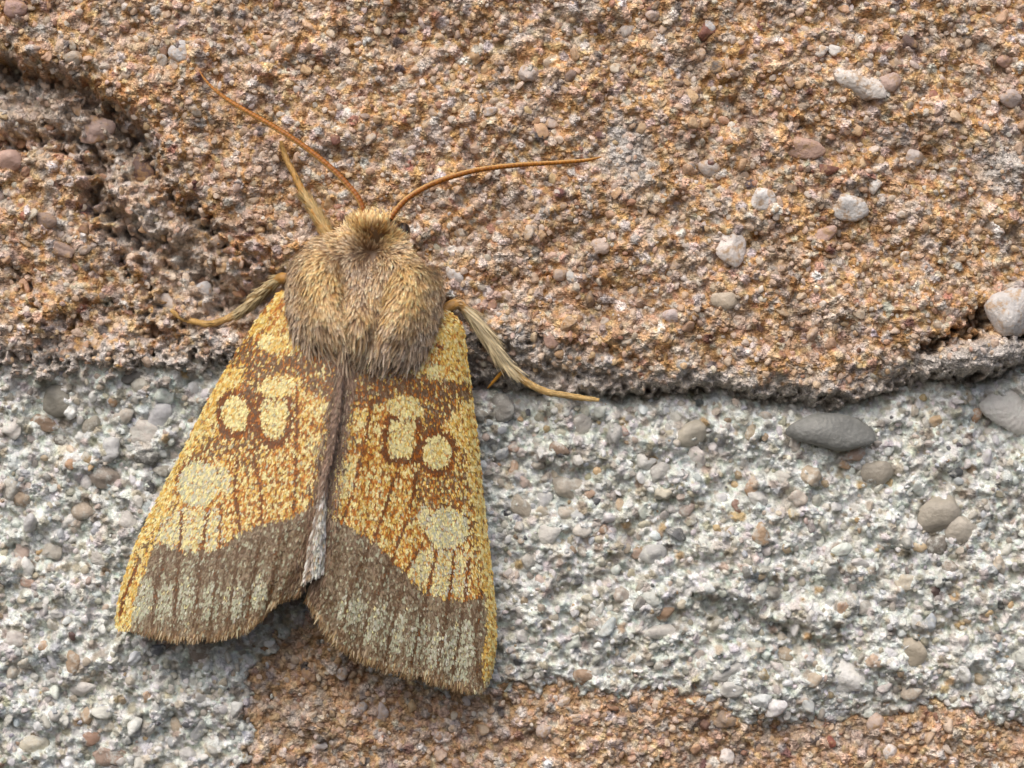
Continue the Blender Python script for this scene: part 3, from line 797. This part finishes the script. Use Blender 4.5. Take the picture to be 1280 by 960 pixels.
# ---- wings
class Wing:
    def __init__(s, costa, inner, base, outer, hc, hi, N=160):
        s.c, s.i, s.b, s.o = (resample(q, N) for q in (costa, inner, base, outer))
        s.N, s.hc, s.hi = N, hc, hi
    def at(s, u, v):
        """u: 0 costa .. 1 inner margin; v: 0 base .. 1 outer margin"""
        g = lambda arr, t: np.stack([np.interp(t * (s.N - 1), np.arange(s.N), arr[:, k]) for k in (0, 1)], -1)
        C, I, B, O = g(s.c, v), g(s.i, v), g(s.b, u), g(s.o, u)
        U, V = u[..., None], v[..., None]
        p00, p10, p01, p11 = s.c[0], s.i[0], s.c[-1], s.i[-1]
        P = (1 - U) * C + U * I + (1 - V) * B + V * O - ((1 - U) * (1 - V) * p00 + U * (1 - V) * p10 + (1 - U) * V * p01 + U * V * p11)
        hc = np.interp(v, [0, .25, .6, 1], s.hc); hi = np.interp(v, [0, .3, .7, 1], s.hi)
        h = hc + (hi - hc) * np.sin(np.clip(u, 0, 1) * np.pi / 2) ** 0.95
        h = h - 5 * np.exp(-(u / 0.06) ** 2) + 1.2 * np.sin(u * 42 + 2 * v) * v - 5 * np.clip(v - .88, 0, 1) / .12 * u
        return np.concatenate([P, h[..., None]], -1)

LW = Wing([(352, 362), (330, 388), (300, 433), (265, 492), (230, 560), (197, 625), (170, 680), (152, 735), (145, 772)],
          [(428, 440), (427, 480), (419, 530), (410, 590), (400, 650), (388, 705), (376, 737)],
          [(352, 362), (385, 380), (410, 410), (428, 440)],
          [(145, 772), (150, 783), (186, 785), (225, 792), (262, 791), (300, 784), (325, 769), (348, 746), (376, 737)],
          (58, 40, 24, 14), (98, 96, 88, 74))
RW = Wing([(556, 386), (577, 405), (584, 450), (591, 500), (598, 560), (605, 630), (612, 690), (618, 750), (620, 800), (616, 835)],
          [(430, 440), (432, 480), (424, 530), (414, 590), (404, 650), (394, 705), (386, 742)],
          [(556, 386), (520, 396), (470, 420), (430, 440)],
          [(616, 835), (608, 856), (598, 861), (575, 854), (545, 845), (515, 838), (480, 828), (450, 815), (425, 800), (405, 775), (386, 742)],
          (58, 40, 24, 14), (94, 92, 84, 70))

PAL = np.array([lin(*q) for q in ((240, 228, 164), (224, 184, 86), (194, 112, 16), (122, 68, 14), (102, 76, 50), (146, 128, 102), (186, 186, 158), (214, 212, 196))])
#        cream yellow orange darkorange brown taupe greygreen white
MOT = [.27, .27, .33, .11, .02, 0, 0, 0]
CRM = [.66, .18, .11, 0, 0, 0, .05, 0]
GRC = [.46, .06, .05, 0, 0, .03, .28, .12]
YEL = [.32, .50, .15, .03, 0, 0, 0, 0]
COS = [.40, .42, .07, .03, .04, .04, 0, 0]
ORA = [.04, .14, .52, .24, .06, 0, 0, 0]
DRK = [0, 0, .16, .55, .29, 0, 0, 0]
BRN = [.01, .04, .13, .16, .54, .12, 0, 0]
TAU = [0, 0, 0, 0, .34, .59, .07, 0]
GRN = [.05, .0, 0, 0, .03, .18, .64, .10]
RIM = [.0, .0, .14, .60, .26, 0, 0, 0]

def ell(x, y, cx, cy, rx, ry, ang=0, soft=2.5):
    a = math.radians(ang); dx, dy = x - cx, y - cy
    X = dx * math.cos(a) + dy * math.sin(a); Y = -dx * math.sin(a) + dy * math.cos(a)
    d = (np.sqrt((X / rx) ** 2 + (Y / ry) ** 2) - 1) * min(rx, ry)
    return d
def poly_m(x, y, pts, soft=4):
    return sstep(-soft, soft, sdf(pts, x, y))
def line_m(x, y, pts, w):
    return sstep(w * 1.5, w * 0.6, seg_dist(pts, x, y, closed=False))

def pattern(x, y, side, rng, edge_c):
    n = len(x)
    wx = x + 1.3 * sample(n12, x * 2, y * 2) + 0.35 * rng.standard_normal(n); wy = y + 1.4 * sample(n12, x * 2 + 200, y * 2) + 0.5 * rng.standard_normal(n)
    P = np.tile(np.array(MOT)[None], (n, 1))
    dark = np.zeros(n)
    def paint(m, probs, amt=1.0):
        nonlocal P, dark
        mm = np.clip(m, 0, 1) * amt
        dark = dark * (1 - mm) + mm * (1.0 if probs is RIM else .6 if probs is COS else .55 if probs is BRN else .7 if (probs is CRM or probs is GRC) else 0)
        m = (np.clip(m, 0, 1) * amt)[:, None]
        P = P * (1 - m) + m * np.array(probs)[None]
    dx_, dy_ = (-0.36, 0.93) if side == 'L' else (0.10, 0.99)
    al = x * dx_ + y * dy_; ac = x * dy_ - y * dx_
    mott = sample(n12, (ac * 2.6) % 1500 - 100, (al * 1.25) % 1100 - 100)
    paint(sstep(0.2, 0.55, mott), ORA, .92)
    paint(sstep(-0.1, -1.0, mott), CRM, .6)
    if side == 'L':
        paint(sstep(26, 14, edge_c) * sstep(425, 455, y), COS, .85)
        paint(poly_m(wx, wy, [(330, 395), (350, 362), (372, 370), (372, 440), (345, 440), (318, 430)]), YEL, .75)
        paint(line_m(wx, wy, [(357, 372), (340, 402), (322, 424)], 3.5), ORA, .9)
        paint(line_m(wx, wy, [(364, 378), (352, 420)], 2.5), ORA, .8)
        paint(poly_m(wx, wy, [(276, 452), (294, 420), (318, 420), (330, 440), (352, 446), (372, 438), (415, 432), (432, 455), (428, 502), (408, 499),
                              (388, 489), (372, 467), (345, 468), (328, 474), (324, 505), (312, 502), (303, 480), (306, 458), (288, 462)]), BRN, .85)
        paint(poly_m(wx, wy, [(258, 498), (275, 462), (300, 458), (304, 474), (286, 492), (266, 520)]), YEL, .9)
        paint(sstep(2, -2, ell(wx, wy, 333, 426, 8, 11, 30)), CRM)
        paint(sstep(2, -2, ell(wx, wy, 320, 405, 8, 11, 30)), YEL)
        paint(poly_m(wx, wy, [(262, 541), (280, 543), (298, 546), (318, 530), (330, 545), (326, 575), (312, 592), (296, 575), (280, 570), (258, 574), (242, 574)]), BRN, .55)
        paint(line_m(wx, wy, [(252, 552), (240, 575), (226, 600), (220, 632), (205, 655), (178, 690), (160, 725)], 3.5), BRN, .55)
        paint(sstep(8, 4.5, np.abs(ell(wx, wy, 295, 517, 18, 23))), RIM); paint(sstep(1, -2, ell(wx, wy, 295, 517, 17, 22)), CRM)
        paint(sstep(6, 2, np.abs(seg_dist([(295, 512), (295, 522)], wx, wy, False))), YEL, .5)
        d = np.maximum(ell(wx, wy, 343, 518, 19, 33), 498 - wy)
        paint(sstep(8, 4.5, np.abs(d)), RIM); paint(sstep(0, -3, d), CRM, .85)
        paint(sstep(2, -2, ell(wx, wy, 347, 485, 23, 12)), CRM, .9)
        paint(sstep(2, -2, ell(wx, wy, 398, 512, 14, 9)), CRM, .6); paint(line_m(wx, wy, [(378, 525), (402, 534), (412, 528)], 4), ORA, .8)
        paint(sstep(2, -2, ell(wx, wy, 395, 555, 12, 12)), CRM, .4)
        paint(sstep(5, 1, np.abs(ell(wx, wy, 249, 604, 27, 29))) * sstep(585, 600, wy) * 0 + sstep(5, 1, np.abs(ell(wx, wy, 249, 604, 27, 29))) * (wy < 610), RIM, .8)
        paint(sstep(1, -2, ell(wx, wy, 249, 605, 26, 29)), GRC); paint(sstep(1, -2, ell(wx, wy, 281, 600, 8, 19, -15)), GRC, .85)
        paint(line_m(wx, wy, [(226, 634), (250, 638), (275, 634)], 3), ORA, .6)
        paint(poly_m(wx, wy, [(205, 645), (228, 636), (282, 636), (278, 690), (230, 690), (195, 678)]), GRC, .7)
        bx = [120, 165, 189, 229, 272, 300, 328, 367, 383, 430]; by = [655, 668, 673, 689, 689, 665, 656, 646, 636, 600]
        veins = [[(372, 480), (371, 560), (368, 640)], [(318, 540), (318, 570), (326, 610), (327, 655)], [(296, 575), (294, 610), (300, 662)],
                 [(277, 630), (274, 690), (262, 790)], [(262, 632), (252, 690), (243, 790)], [(228, 640), (225, 690), (217, 790)],
                 [(208, 690), (195, 735), (190, 785)], [(298, 680), (284, 790)], [(325, 668), (308, 780)], [(352, 658), (333, 762)], [(172, 708), (156, 745), (150, 770)]]
        ov = [(172, 752, 20, 33, 12), (206, 757, 12, 27, 8), (232, 748, 10, 40, 6), (262, 754, 11, 27, 6), (294, 754, 13, 24, 8), (322, 743, 13, 21, 14)]
        tw = sstep(18, 26, edge_c)
    else:
        paint(sstep(24, 12, edge_c) * sstep(430, 460, y), COS, .85)
        paint(poly_m(wx, wy, [(508, 450), (525, 405), (560, 392), (582, 410), (586, 465), (565, 474), (548, 470), (532, 464), (512, 468)]), YEL, .85)
        paint(sstep(2, -2, ell(wx, wy, 519, 456, 10, 9)), CRM); paint(sstep(2, -2, ell(wx, wy, 543, 464, 7, 12)), CRM)
        paint(line_m(wx, wy, [(530, 425), (538, 446), (550, 452)], 3), ORA, .9); paint(sstep(2, -2, ell(wx, wy, 549, 434, 4, 5)), DRK)
        paint(poly_m(wx, wy, [(432, 455), (470, 462), (505, 466), (530, 470), (556, 476), (586, 474), (590, 500), (572, 512), (556, 524), (548, 540), (532, 548),
                              (527, 520), (516, 494), (496, 494), (475, 505), (458, 508), (430, 512)]), BRN, .88)
        paint(poly_m(wx, wy, [(560, 528), (575, 505), (592, 500), (596, 545), (580, 556), (566, 548)]), YEL, .9)
        paint(poly_m(wx, wy, [(520, 582), (545, 590), (575, 585), (585, 610), (580, 634), (540, 636), (520, 640), (516, 610)]), BRN, .55)
        paint(line_m(wx, wy, [(578, 560), (582, 600), (590, 640), (594, 690), (600, 740), (603, 790)], 3), BRN, .5)
        paint(sstep(8, 4.5, np.abs(ell(wx, wy, 546, 566, 19, 22))), RIM); paint(sstep(1, -2, ell(wx, wy, 546, 566, 18, 21)), CRM)
        paint(sstep(6, 2, np.abs(seg_dist([(547, 560), (547, 572)], wx, wy, False))), YEL, .5)
        d = np.maximum(np.abs(wx - 502 + 0.12 * (wy - 548)) - 18, np.abs(wy - 549) - 25); d = np.maximum(d, ell(wx, wy, 502, 548, 24, 31))
        paint(sstep(8, 4.5, np.abs(d)), RIM); paint(sstep(0, -3, d), CRM, .85)
        paint(sstep(2, -2, ell(wx, wy, 507, 510, 23, 13, 12)), CRM, .9)
        paint(sstep(2, -2, ell(wx, wy, 452, 524, 15, 9)), CRM, .6); paint(sstep(2, -2, ell(wx, wy, 431, 595, 15, 27, 8)), CRM, .75)
        paint(line_m(wx, wy, [(440, 555), (462, 570), (450, 580)], 5), ORA, .9); paint(line_m(wx, wy, [(420, 570), (440, 560)], 5), ORA, .8)
        d = ell(wx, wy, 559, 660, 27, 26)
        paint(sstep(5, 1, np.abs(d)) * (wy > 640) + sstep(5, 1, np.abs(d)) * (wy <= 640), RIM, .75); paint(sstep(1, -2, d), GRC)
        paint(sstep(1, -2, ell(wx, wy, 530, 648, 9, 18)), GRC, .8)
        paint(poly_m(wx, wy, [(518, 690), (540, 685), (585, 690), (590, 748), (535, 744), (510, 718)]), GRC, .7)
        bx = [380, 415, 426, 467, 504, 531, 563, 586, 609, 640]; by = [632, 648, 651, 676, 715, 743, 750, 752, 742, 730]
        veins = [[(465, 500), (455, 560), (440, 620), (428, 650)], [(500, 580), (480, 640), (468, 672)], [(520, 590), (512, 640), (490, 700)],
                 [(527, 680), (507, 715), (480, 825)], [(545, 690), (533, 745), (513, 835)], [(568, 690), (560, 750), (545, 842)], [(586, 700), (580, 755), (565, 848)],
                 [(467, 675), (440, 730), (425, 795)], [(490, 700), (462, 760), (450, 812)], [(601, 740), (593, 800), (600, 850)]]
        ov = [(576, 812, 18, 42, 8), (547, 812, 13, 28, 12), (522, 800, 12, 30, 14), (493, 792, 13, 30, 18), (466, 782, 13, 28, 22), (437, 764, 18, 25, 15)]
        tw = sstep(6, 14, edge_c)
    yb = np.interp(wx, bx, by)
    term = sstep(-3, 3, wy - yb) * tw
    paint(term, TAU)
    for (cx, cy, rx, ry, ang) in ov:
        paint(sstep(4, -6, ell(wx + 1.5 * sample(n6, x * 1.3, y * 1.3), wy + 3 * sample(n12, x, y), cx, cy, rx, ry, ang)) * term, GRN, .9 if cx in (172, 575) else .72)
    # yellow apex and rim of the fore edge
    if side == 'L':
        paint(sstep(11, 6, edge_c) * sstep(690, 720, y), COS, .9)
        paint(sstep(760, 790, y) * term, TAU, .5)
    else:
        paint(sstep(2, -3, ell(wx, wy, 611, 822, 9, 30, 6)), YEL, .8)
        paint(sstep(16, 8, edge_c) * sstep(620, 680, y), COS, .6)
    # orange flecks show between the pale scales nearly everywhere on the yellow field
    fleck = sample(n6, (ac * 1.55) % 1500 - 50, (al * 0.62) % 1100 - 50)
    for v in veins:
        vm = line_m(x + 0.4 * rng.standard_normal(n), y, v, 2.1)
        paint(vm * (1 - term), DRK, .95); paint(vm * term, [0, 0, 0, .06, .80, .14, 0, 0], .9)
    P = np.clip(P, 0, None); P /= P.sum(1, keepdims=True)
    z = fleck + 0.38 * rng.standard_normal(n)
    r = np.empty(n); r[np.argsort(z)] = (np.arange(n) + .5) / n      # flecks hang together, a scale or two wide
    k = (r[:, None] > np.cumsum(P, 1)).sum(1).clip(0, 7)
    col = (0.78 * PAL[k] + 0.22 * P @ PAL) * (1 + 0.12 * rng.standard_normal((n, 1))) * (1 + 0.03 * rng.standard_normal((n, 3)))
    return col, k

FM = np.array([[1, 0, 0], [0, 0, -1], [0, -1, 0]], float)
def frames(wing, u, v):
    e = 0.004
    p = wing.at(u, v)
    dv = wing.at(u, np.clip(v + e, 0, 1)) - wing.at(u, np.clip(v - e, 0, 1))
    du = wing.at(np.clip(u + e, 0, 1), v) - wing.at(np.clip(u - e, 0, 1), v)
    N = np.cross(du, dv); N *= np.sign(N[:, 2:3])
    J = np.linalg.norm(N, axis=1)
    N /= J[:, None] + 1e-12
    dv /= np.linalg.norm(dv, axis=1)[:, None] + 1e-12
    return p, dv, N, J

def spades(P, D, N, L, Wd, col, lift0, lift1):
    """wing scales: narrow root, broad rounded tip (7 points, 2 quads and a cap), design steps"""
    n = len(P)
    S = np.cross(D, N)
    prof = [(0.0, 0.25), (0.68, 1.0), (1.0, 0.45)]
    rows = []
    for t, w in prof:
        cen = P + D * (L * t)[:, None] + N * (lift0 + (lift1 - lift0) * t)[:, None]
        rows += [cen - S * (0.5 * Wd * w)[:, None], cen + S * (0.5 * Wd * w)[:, None]]
    co = np.stack(rows, 1)
    idx = np.array([[0, 1, 3, 2], [2, 3, 5, 4]])
    f = (idx[None] + (np.arange(n) * 6)[:, None, None]).reshape(-1, 4)
    return co.reshape(-1, 3), f, np.repeat(col, 6, 0)

def build_wing(wing, side, seed, label):
    r = np.random.default_rng(seed)
    nu, nv = 60, 110
    vv, uu = np.meshgrid(np.linspace(0, 1, nv), np.linspace(0, 1, nu), indexing='ij')
    p = wing.at(uu.ravel(), vv.ravel())
    under = p.copy(); under[:, 2] -= 2.0
    allp = np.vstack([p, under])
    ix = np.arange(nu * nv).reshape(nv, nu)
    top = np.stack([ix[:-1, :-1], ix[1:, :-1], ix[1:, 1:], ix[:-1, 1:]], -1).reshape(-1, 4)
    if side == 'R': top = top[:, ::-1]
    rim = np.concatenate([ix[0, :-1], ix[:-1, -1], ix[-1, :0:-1], ix[:0:-1, 0]])
    rn = np.roll(rim, -1); o = nu * nv
    sidef = np.stack([rim, rim + o, rn + o, rn], -1)
    if side == 'L': sidef = sidef[:, ::-1]
    rr = np.random.default_rng(seed + 1)
    ec = seg_dist(wing.c[:, :2], p[:, 0], p[:, 1], closed=False)
    col, _ = pattern(p[:, 0], p[:, 1], side, rr, ec)
    col = np.vstack([col * 0.8, np.tile(lin(120, 96, 66), (len(p), 1))])
    me = raw_mesh('forewing', W(allp[:, 0], allp[:, 1], allp[:, 2]), [top, top[:, ::-1] + o, sidef], col)
    wo_ = part('forewing', me, MAT_SCALE, moth, label=label)
    # scales
    n = 95000
    u = r.random(n); v = r.random(n)
    P, D, N, J = frames(wing, u, v)
    k = r.random(n) < J / np.quantile(J, 0.995)
    u, v, P, D, N = u[k], v[k], P[k], D[k], N[k]
    o_ = np.argsort(v); u, v, P, D, N = u[o_], v[o_], P[o_], D[o_], N[o_]
    ec = seg_dist(wing.c[:, :2], P[:, 0], P[:, 1], closed=False)
    col, kind = pattern(P[:, 0] + D[:, 0] * 4.6, P[:, 1] + D[:, 1] * 4.6, side, r, ec)
    ang = np.radians(9 * r.standard_normal(len(u)))
    S = np.cross(D, N)
    D = D * np.cos(ang)[:, None] + S * np.sin(ang)[:, None]
    L = r.uniform(5.0, 8.0, len(u)); Wd = r.uniform(1.5, 2.3, len(u))
    l1 = r.uniform(0.3, 1.7, len(u))
    raised = np.isin(kind, (0, 1, 6, 7))
    l1 += 0.3 * raised
    co, f, c = spades(P, D, N, L, Wd, col, 0.25 * np.ones(len(u)), l1)
    s = link('wing_scales', raw_mesh('wing_scales', W(co[:, 0], co[:, 1], co[:, 2]), f, c), MAT_SCALE, wo_, kind='stuff')
    # fringe on the outer margin
    n = 3200
    u = r.random(n); v = np.clip(1 - np.abs(r.normal(0, 0.010, n)), 0, 1)
    P, D, N, J = frames(wing, u, v)
    D[:, 0] += 0.16 * r.standard_normal(n); D[:, 2] += 0.12 * r.standard_normal(n)
    gap = np.exp(-((u - .38) / .012) ** 2) + np.exp(-((u - .47) / .01) ** 2)
    L = r.uniform(8, 16, n) * (0.35 + 0.65 * sstep(0.02, 0.25, u)) * (1 - .7 * gap); Wd = r.uniform(1.2, 2.4, n)
    c1 = pick([(150, 122, 88), (186, 160, 120), (120, 92, 62), (206, 190, 156)], [4, 3, 3, 1.5], n, r)
    cr, fr, clr = ribbons(P + N * 0.4, D, N, L, Wd, c1 * 0.75, c1, bend=0.12, segs=2, wprof=(0.8, 1.0, 0.2))
    # and finer hairs along the inner margin
    n = 2600
    u = np.clip(1 - np.abs(r.normal(0, 0.045, n)), 0, 1); v = r.uniform(0.02, 0.97, n)
    P, D, N, J = frames(wing, u, v)
    D[:, 0] += 0.22 * r.standard_normal(n); D[:, 2] += 0.10 + 0.14 * np.abs(r.standard_normal(n))
    D /= np.linalg.norm(D, axis=1)[:, None]
    c2 = pick([(128, 102, 80), (150, 124, 100), (108, 84, 66), (184, 160, 132)], [4, 3, 3, 1], n, r)
    c2r, f2r, cl2r = ribbons(P + N * 0.5, D, N, r.uniform(9, 18, n), r.uniform(1.1, 2.0, n), c2 * 0.8, c2, bend=0.15, segs=2, wprof=(0.7, 1.0, 0.15))
    co, f, c = merge([(cr, fr, clr), (c2r, f2r, cl2r)])
    link('wing_fringe', raw_mesh('wing_fringe', W(co[:, 0], co[:, 1], co[:, 2]), f, c), MAT_FUR, wo_, kind='stuff')
    return wo_

wing_r = build_wing(RW, 'R', 51, 'forewing with a long rounded tip and pale oval spots')
wing_l = build_wing(LW, 'L', 52, 'forewing overlapping the other along the back')

# ---- the pale folded inner edge along the back
fl = resample([(425, 470), (415, 535), (403, 595), (395, 645), (385, 690), (378, 733)], 60)
fr_ = resample([(430, 470), (423, 535), (411, 590), (407, 650), (407, 690), (404, 716)], 60)
rr = np.random.default_rng(8)
t_ = np.linspace(0, 1, 60)
hh = np.interp(t_, [0, .3, .7, 1], (101, 100, 93, 80))
rows = []
for q, (e, lift) in enumerate(((0, -3), (.25, 3), (.5, 5), (.75, 3), (1, -5))):
    xy = fl * (1 - e) + fr_ * e
    rows.append(np.column_stack([xy, hh + lift]))
G = np.stack(rows, 1)
cg = np.where((G[..., 1] < 625)[..., None], lin(126, 102, 84), lin(196, 190, 176))
ix = np.arange(60 * 5).reshape(60, 5)
q4 = np.stack([ix[:-1, :-1], ix[1:, :-1], ix[1:, 1:], ix[:-1, 1:]], -1).reshape(-1, 4)
gp = G.reshape(-1, 3); gu = gp.copy(); gu[:, 2] -= 2
rim = np.concatenate([ix[0, :-1], ix[:-1, -1], ix[-1, :0:-1], ix[:0:-1, 0]]); rn = np.roll(rim, -1)
allp = np.vstack([gp, gu])
fold = part('wing_fold', raw_mesh('wing_fold', W(allp[:, 0], allp[:, 1], allp[:, 2]), [q4, q4[:, ::-1] + 300, np.stack([rim, rim + 300, rn + 300, rn], -1)[:, ::-1]],
            np.vstack([cg.reshape(-1, 3)] * 2)), MAT_SCALE, moth, label='pale folded inner edge of the forewing')
n = 2600
ti = rr.uniform(0, 0.97, n); ei = rr.random(n)
f_ = ti * 59; i0 = f_.astype(int); g_ = ei * 4; j0 = np.clip(g_.astype(int), 0, 3)
fa, fb = (f_ - i0)[:, None], (g_ - j0)[:, None]; i1 = np.clip(i0 + 1, 0, 59)
P = G[i0, j0] * (1 - fa) * (1 - fb) + G[i1, j0] * fa * (1 - fb) + G[i0, j0 + 1] * (1 - fa) * fb + G[i1, j0 + 1] * fa * fb
D = np.tile([[-0.19, 0.98, -0.06]], (n, 1)) + 0.16 * rr.standard_normal((n, 3)); D /= np.linalg.norm(D, axis=1)[:, None]
N = np.column_stack([(ei - .5) * 0.9, 0 * ei, np.ones(n)]); N /= np.linalg.norm(N, axis=1)[:, None]
white = (sstep(600, 650, P[:, 1] + 10 * rr.standard_normal(n)) * np.where(np.abs(ei - .22) < .12, .25, 1))[:, None]
cA = pick([(128, 102, 82), (150, 122, 100), (108, 84, 66)], [4, 3, 3], n, rr); cB = pick([(206, 202, 188), (222, 220, 210), (180, 170, 150), (190, 160, 120)], [4, 4, 2, 1], n, rr)
cc = cA * (1 - white) + cB * white
co, f, c = ribbons(P + N * 0.3, D, N, rr.uniform(7, 13, n), rr.uniform(1.6, 2.8, n), cc * 0.85, cc, bend=-0.06, segs=2, wprof=(0.7, 1, 0.25))
link('fold_hair', raw_mesh('fold_hair', W(co[:, 0], co[:, 1], co[:, 2]), f, c), MAT_FUR, fold, kind='stuff')

# ---- antennae
def antenna(pts, label=None):
    n = 260
    ring = lambda t: 1.0 * (1 + 0.06 * np.sin(t * 2 * np.pi * 58))
    co, f, c, N = tube(pts, n, 10, ring)
    t = np.linspace(0, 1, n)
    base = lin(150, 86, 22)[None] * (1 - t[:, None]) + lin(176, 112, 34)[None] * t[:, None]
    base = base * (0.82 + 0.30 * (np.sin(t * 2 * np.pi * 58) > 0))[:, None]
    col = np.repeat(base, 10, 0).reshape(n, 10, 3)
    col[:, 4:5] = lin(214, 176, 112)                 # pale scales along one side
    col = np.vstack([col.reshape(-1, 3), base[:1], base[-1:]])
    return part('antenna', raw_mesh('antenna', co, f, col), MAT_LIMB, moth, label=label)
def wall_h(x, y):
    return float(max(sample(smooth_field(H_UP, 6), x, y) if sample(S_UP, x, y) > -10 else -99, sample(smooth_field(H_MO, 6), x, y) if sample(S_UP, x, y) < 10 else -99))
_HU, _HM = smooth_field(H_UP, 6), smooth_field(H_MO, 6)
def wall_top(x, y):
    v = []
    for ox in (-8, 0, 8):
        for oy in (-8, 0, 8):
            v.append(max(sample(_HU, x + ox, y + oy) if sample(S_UP, x + ox, y + oy) > -8 else -99, sample(_HM, x + ox, y + oy) if sample(S_UP, x + ox, y + oy) < 8 else -99))
    return float(np.sort(v)[-2])
antenna([(455, 266, 78, 3.6), (449, 250, 76, 3.7), (438, 235, 72, 3.7), (415, 211, 64, 3.6), (380, 183, 54, 3.5), (345, 160, 44, 3.3), (308, 139, 35, 3.0),
         (285, 125, 28, 2.6), (268, 112, 23, 2.0), (256, 99, 19, 1.4), (249, 88, 16, 0.7)])
antenna([(488, 274, 78, 3.6), (495, 263, 76, 3.7), (512, 246, 72, 3.7), (545, 228, 64, 3.6), (590, 214, 54, 3.4), (640, 207, 44, 3.2), (700, 203, 32, 2.7),
         (735, 200, 25, 2.1), (752, 196, 21, 0.9)])

# ---- eyes
for ex, ey in ((504, 289), (434, 287)):
    v_, f_ = ico(3)
    e = v_ * np.array([9, 11, 9]) + np.array([ex, ey, 58])
    ce = np.where((np.sin(v_[:, :1] * 9) > .2), lin(92, 72, 52), lin(44, 34, 26))
    part('eye', raw_mesh('eye', W(e[:, 0], e[:, 1], e[:, 2]), f_[:, ::-1], ce), MAT_EYE, moth)

# ---- legs
def leg(pts, tint, hairs=(), seed=0, spurs=()):
    r = np.random.default_rng(seed)
    n = 90
    pts = [(x, y, max(h, wall_top(x, y) + 0.5 * q), q) for (x, y, h, q) in pts]
    co, f, c, N = tube(pts, n, 12, lambda t: 1 + 0.05 * np.sin(t * 70) + 0.04 * np.sin(t * 133))
    t = np.linspace(0, 1, n)
    base = np.stack([np.interp(t, [q[0] for q in tint], [lin(*q[1])[k] for q in tint]) for k in range(3)], -1)
    col = np.vstack([np.repeat(base, 12, 0), base[:1], base[-1:]])
    lg = part('leg', raw_mesh('leg', co, f, col), MAT_LIMB, moth)
    parts = []
    for (t0, t1, m, l0, l1, spread, colr, bias) in hairs:
        ti = r.uniform(t0, t1, m)
        cen = np.stack([np.interp(ti, t, c[:, k]) for k in range(4)], -1)
        T = np.stack([np.interp(ti, t, np.gradient(c[:, k])) for k in range(3)], -1); T /= np.linalg.norm(T, axis=1)[:, None]
        S = np.stack([T[:, 1], -T[:, 0], 0 * ti], -1); S /= np.linalg.norm(S, axis=1)[:, None]
        a = r.uniform(-1.5, 1.5, m) + bias
        Nn = S * np.sin(a)[:, None] + np.array([[0, 0, 1.0]]) * np.cos(a)[:, None]
        P = cen[:, :3] + Nn * cen[:, 3:4] * 0.9
        D = T + Nn * (spread * r.uniform(0.3, 1.0, m))[:, None] + 0.06 * r.standard_normal((m, 3)); D /= np.linalg.norm(D, axis=1)[:, None]
        cc = lin(*colr)[None] * (1 + 0.18 * r.standard_normal((m, 1)))
        ck, fk, lk = ribbons(P, D, Nn, r.uniform(l0, l1, m), r.uniform(1.1, 1.9, m), cc * 0.75, cc, bend=0.10, segs=2, wprof=(0.8, 1, 0.15))
        parts.append((ck, fk, lk))
    if parts:
        ck, fk, lk = merge(parts)
        link('leg_hair', raw_mesh('leg_hair', W(ck[:, 0], ck[:, 1], ck[:, 2]), fk, lk), MAT_FUR, lg, kind='stuff')
    for s in spurs:
        ck, fk, cc, _ = tube(s, 20, 8)
        link('spur', raw_mesh('spur', ck, fk, np.tile(lin(186, 134, 52), (len(ck), 1))), MAT_LIMB, lg)
    return lg

TAN, OCH, CRE = (186, 148, 92), (190, 138, 62), (222, 204, 164)
leg([(415, 300, 45, 9), (400, 276, 40, 7.5), (388, 256, 32, 6), (378, 240, 26, 4.6), (368, 218, 20, 3.8), (360, 203, 16, 3.6), (354, 188, 12, 3.0), (351, 176, wall_h(351, 176) + 4, 2.2)],
    [(0, TAN), (.4, OCH), (1, (196, 156, 92))],
    [(0.05, .45, 260, 9, 17, .55, (206, 178, 124), 0), (.4, .95, 200, 5, 9, .35, (200, 160, 96), 0)], 31)
leg([(372, 350, 40, 8), (352, 348, 34, 7), (340, 356, 26, 7.0), (322, 371, 14, 8.2), (304, 388, 4, 6.0), (285, 398, -4, 4.4), (262, 405, -10, 4.2), (243, 402, -14, 3.7), (226, 397, -12, 3.0),
     (214, 388, max(wall_h(214, 388), wall_h(220, 392)) + 4, 2.4)],
    [(0, OCH), (.3, (150, 124, 82)), (.5, (176, 142, 90)), (1, (206, 164, 92))],
    [(.12, .5, 320, 9, 16, .45, (198, 178, 134), 0), (.5, .97, 240, 5, 9, .3, (206, 168, 104), 0)], 32)
leg([(545, 400, 40, 8), (556, 387, 38, 7), (571, 380, 34, 6.6), (580, 386, 30, 6.0), (592, 400, 26, 6.5), (608, 422, 20, 7.0), (624, 446, 13, 6.2), (640, 463, 8, 5.2), (660, 479, 3, 4.6),
     (684, 490, 0, 4.2), (706, 494, -4, 3.8), (730, 498, -8, 3.3), (749, 500, -10, 2.2)],
    [(0, OCH), (.2, (206, 160, 96)), (.35, (214, 190, 140)), (.6, (190, 152, 92)), (1, (216, 180, 116))],
    [(.16, .52, 420, 20, 36, .42, CRE, 0.5), (.1, .2, 60, 5, 10, .5, (206, 170, 120), 0), (.5, .97, 260, 5, 9, .3, (216, 184, 124), 0)], 33,
    [[(634, 458, 10, 2.6), (625, 468, 5, 2.4), (616, 478, 0, 1.9), (609, 486, -5, 0.6)]])
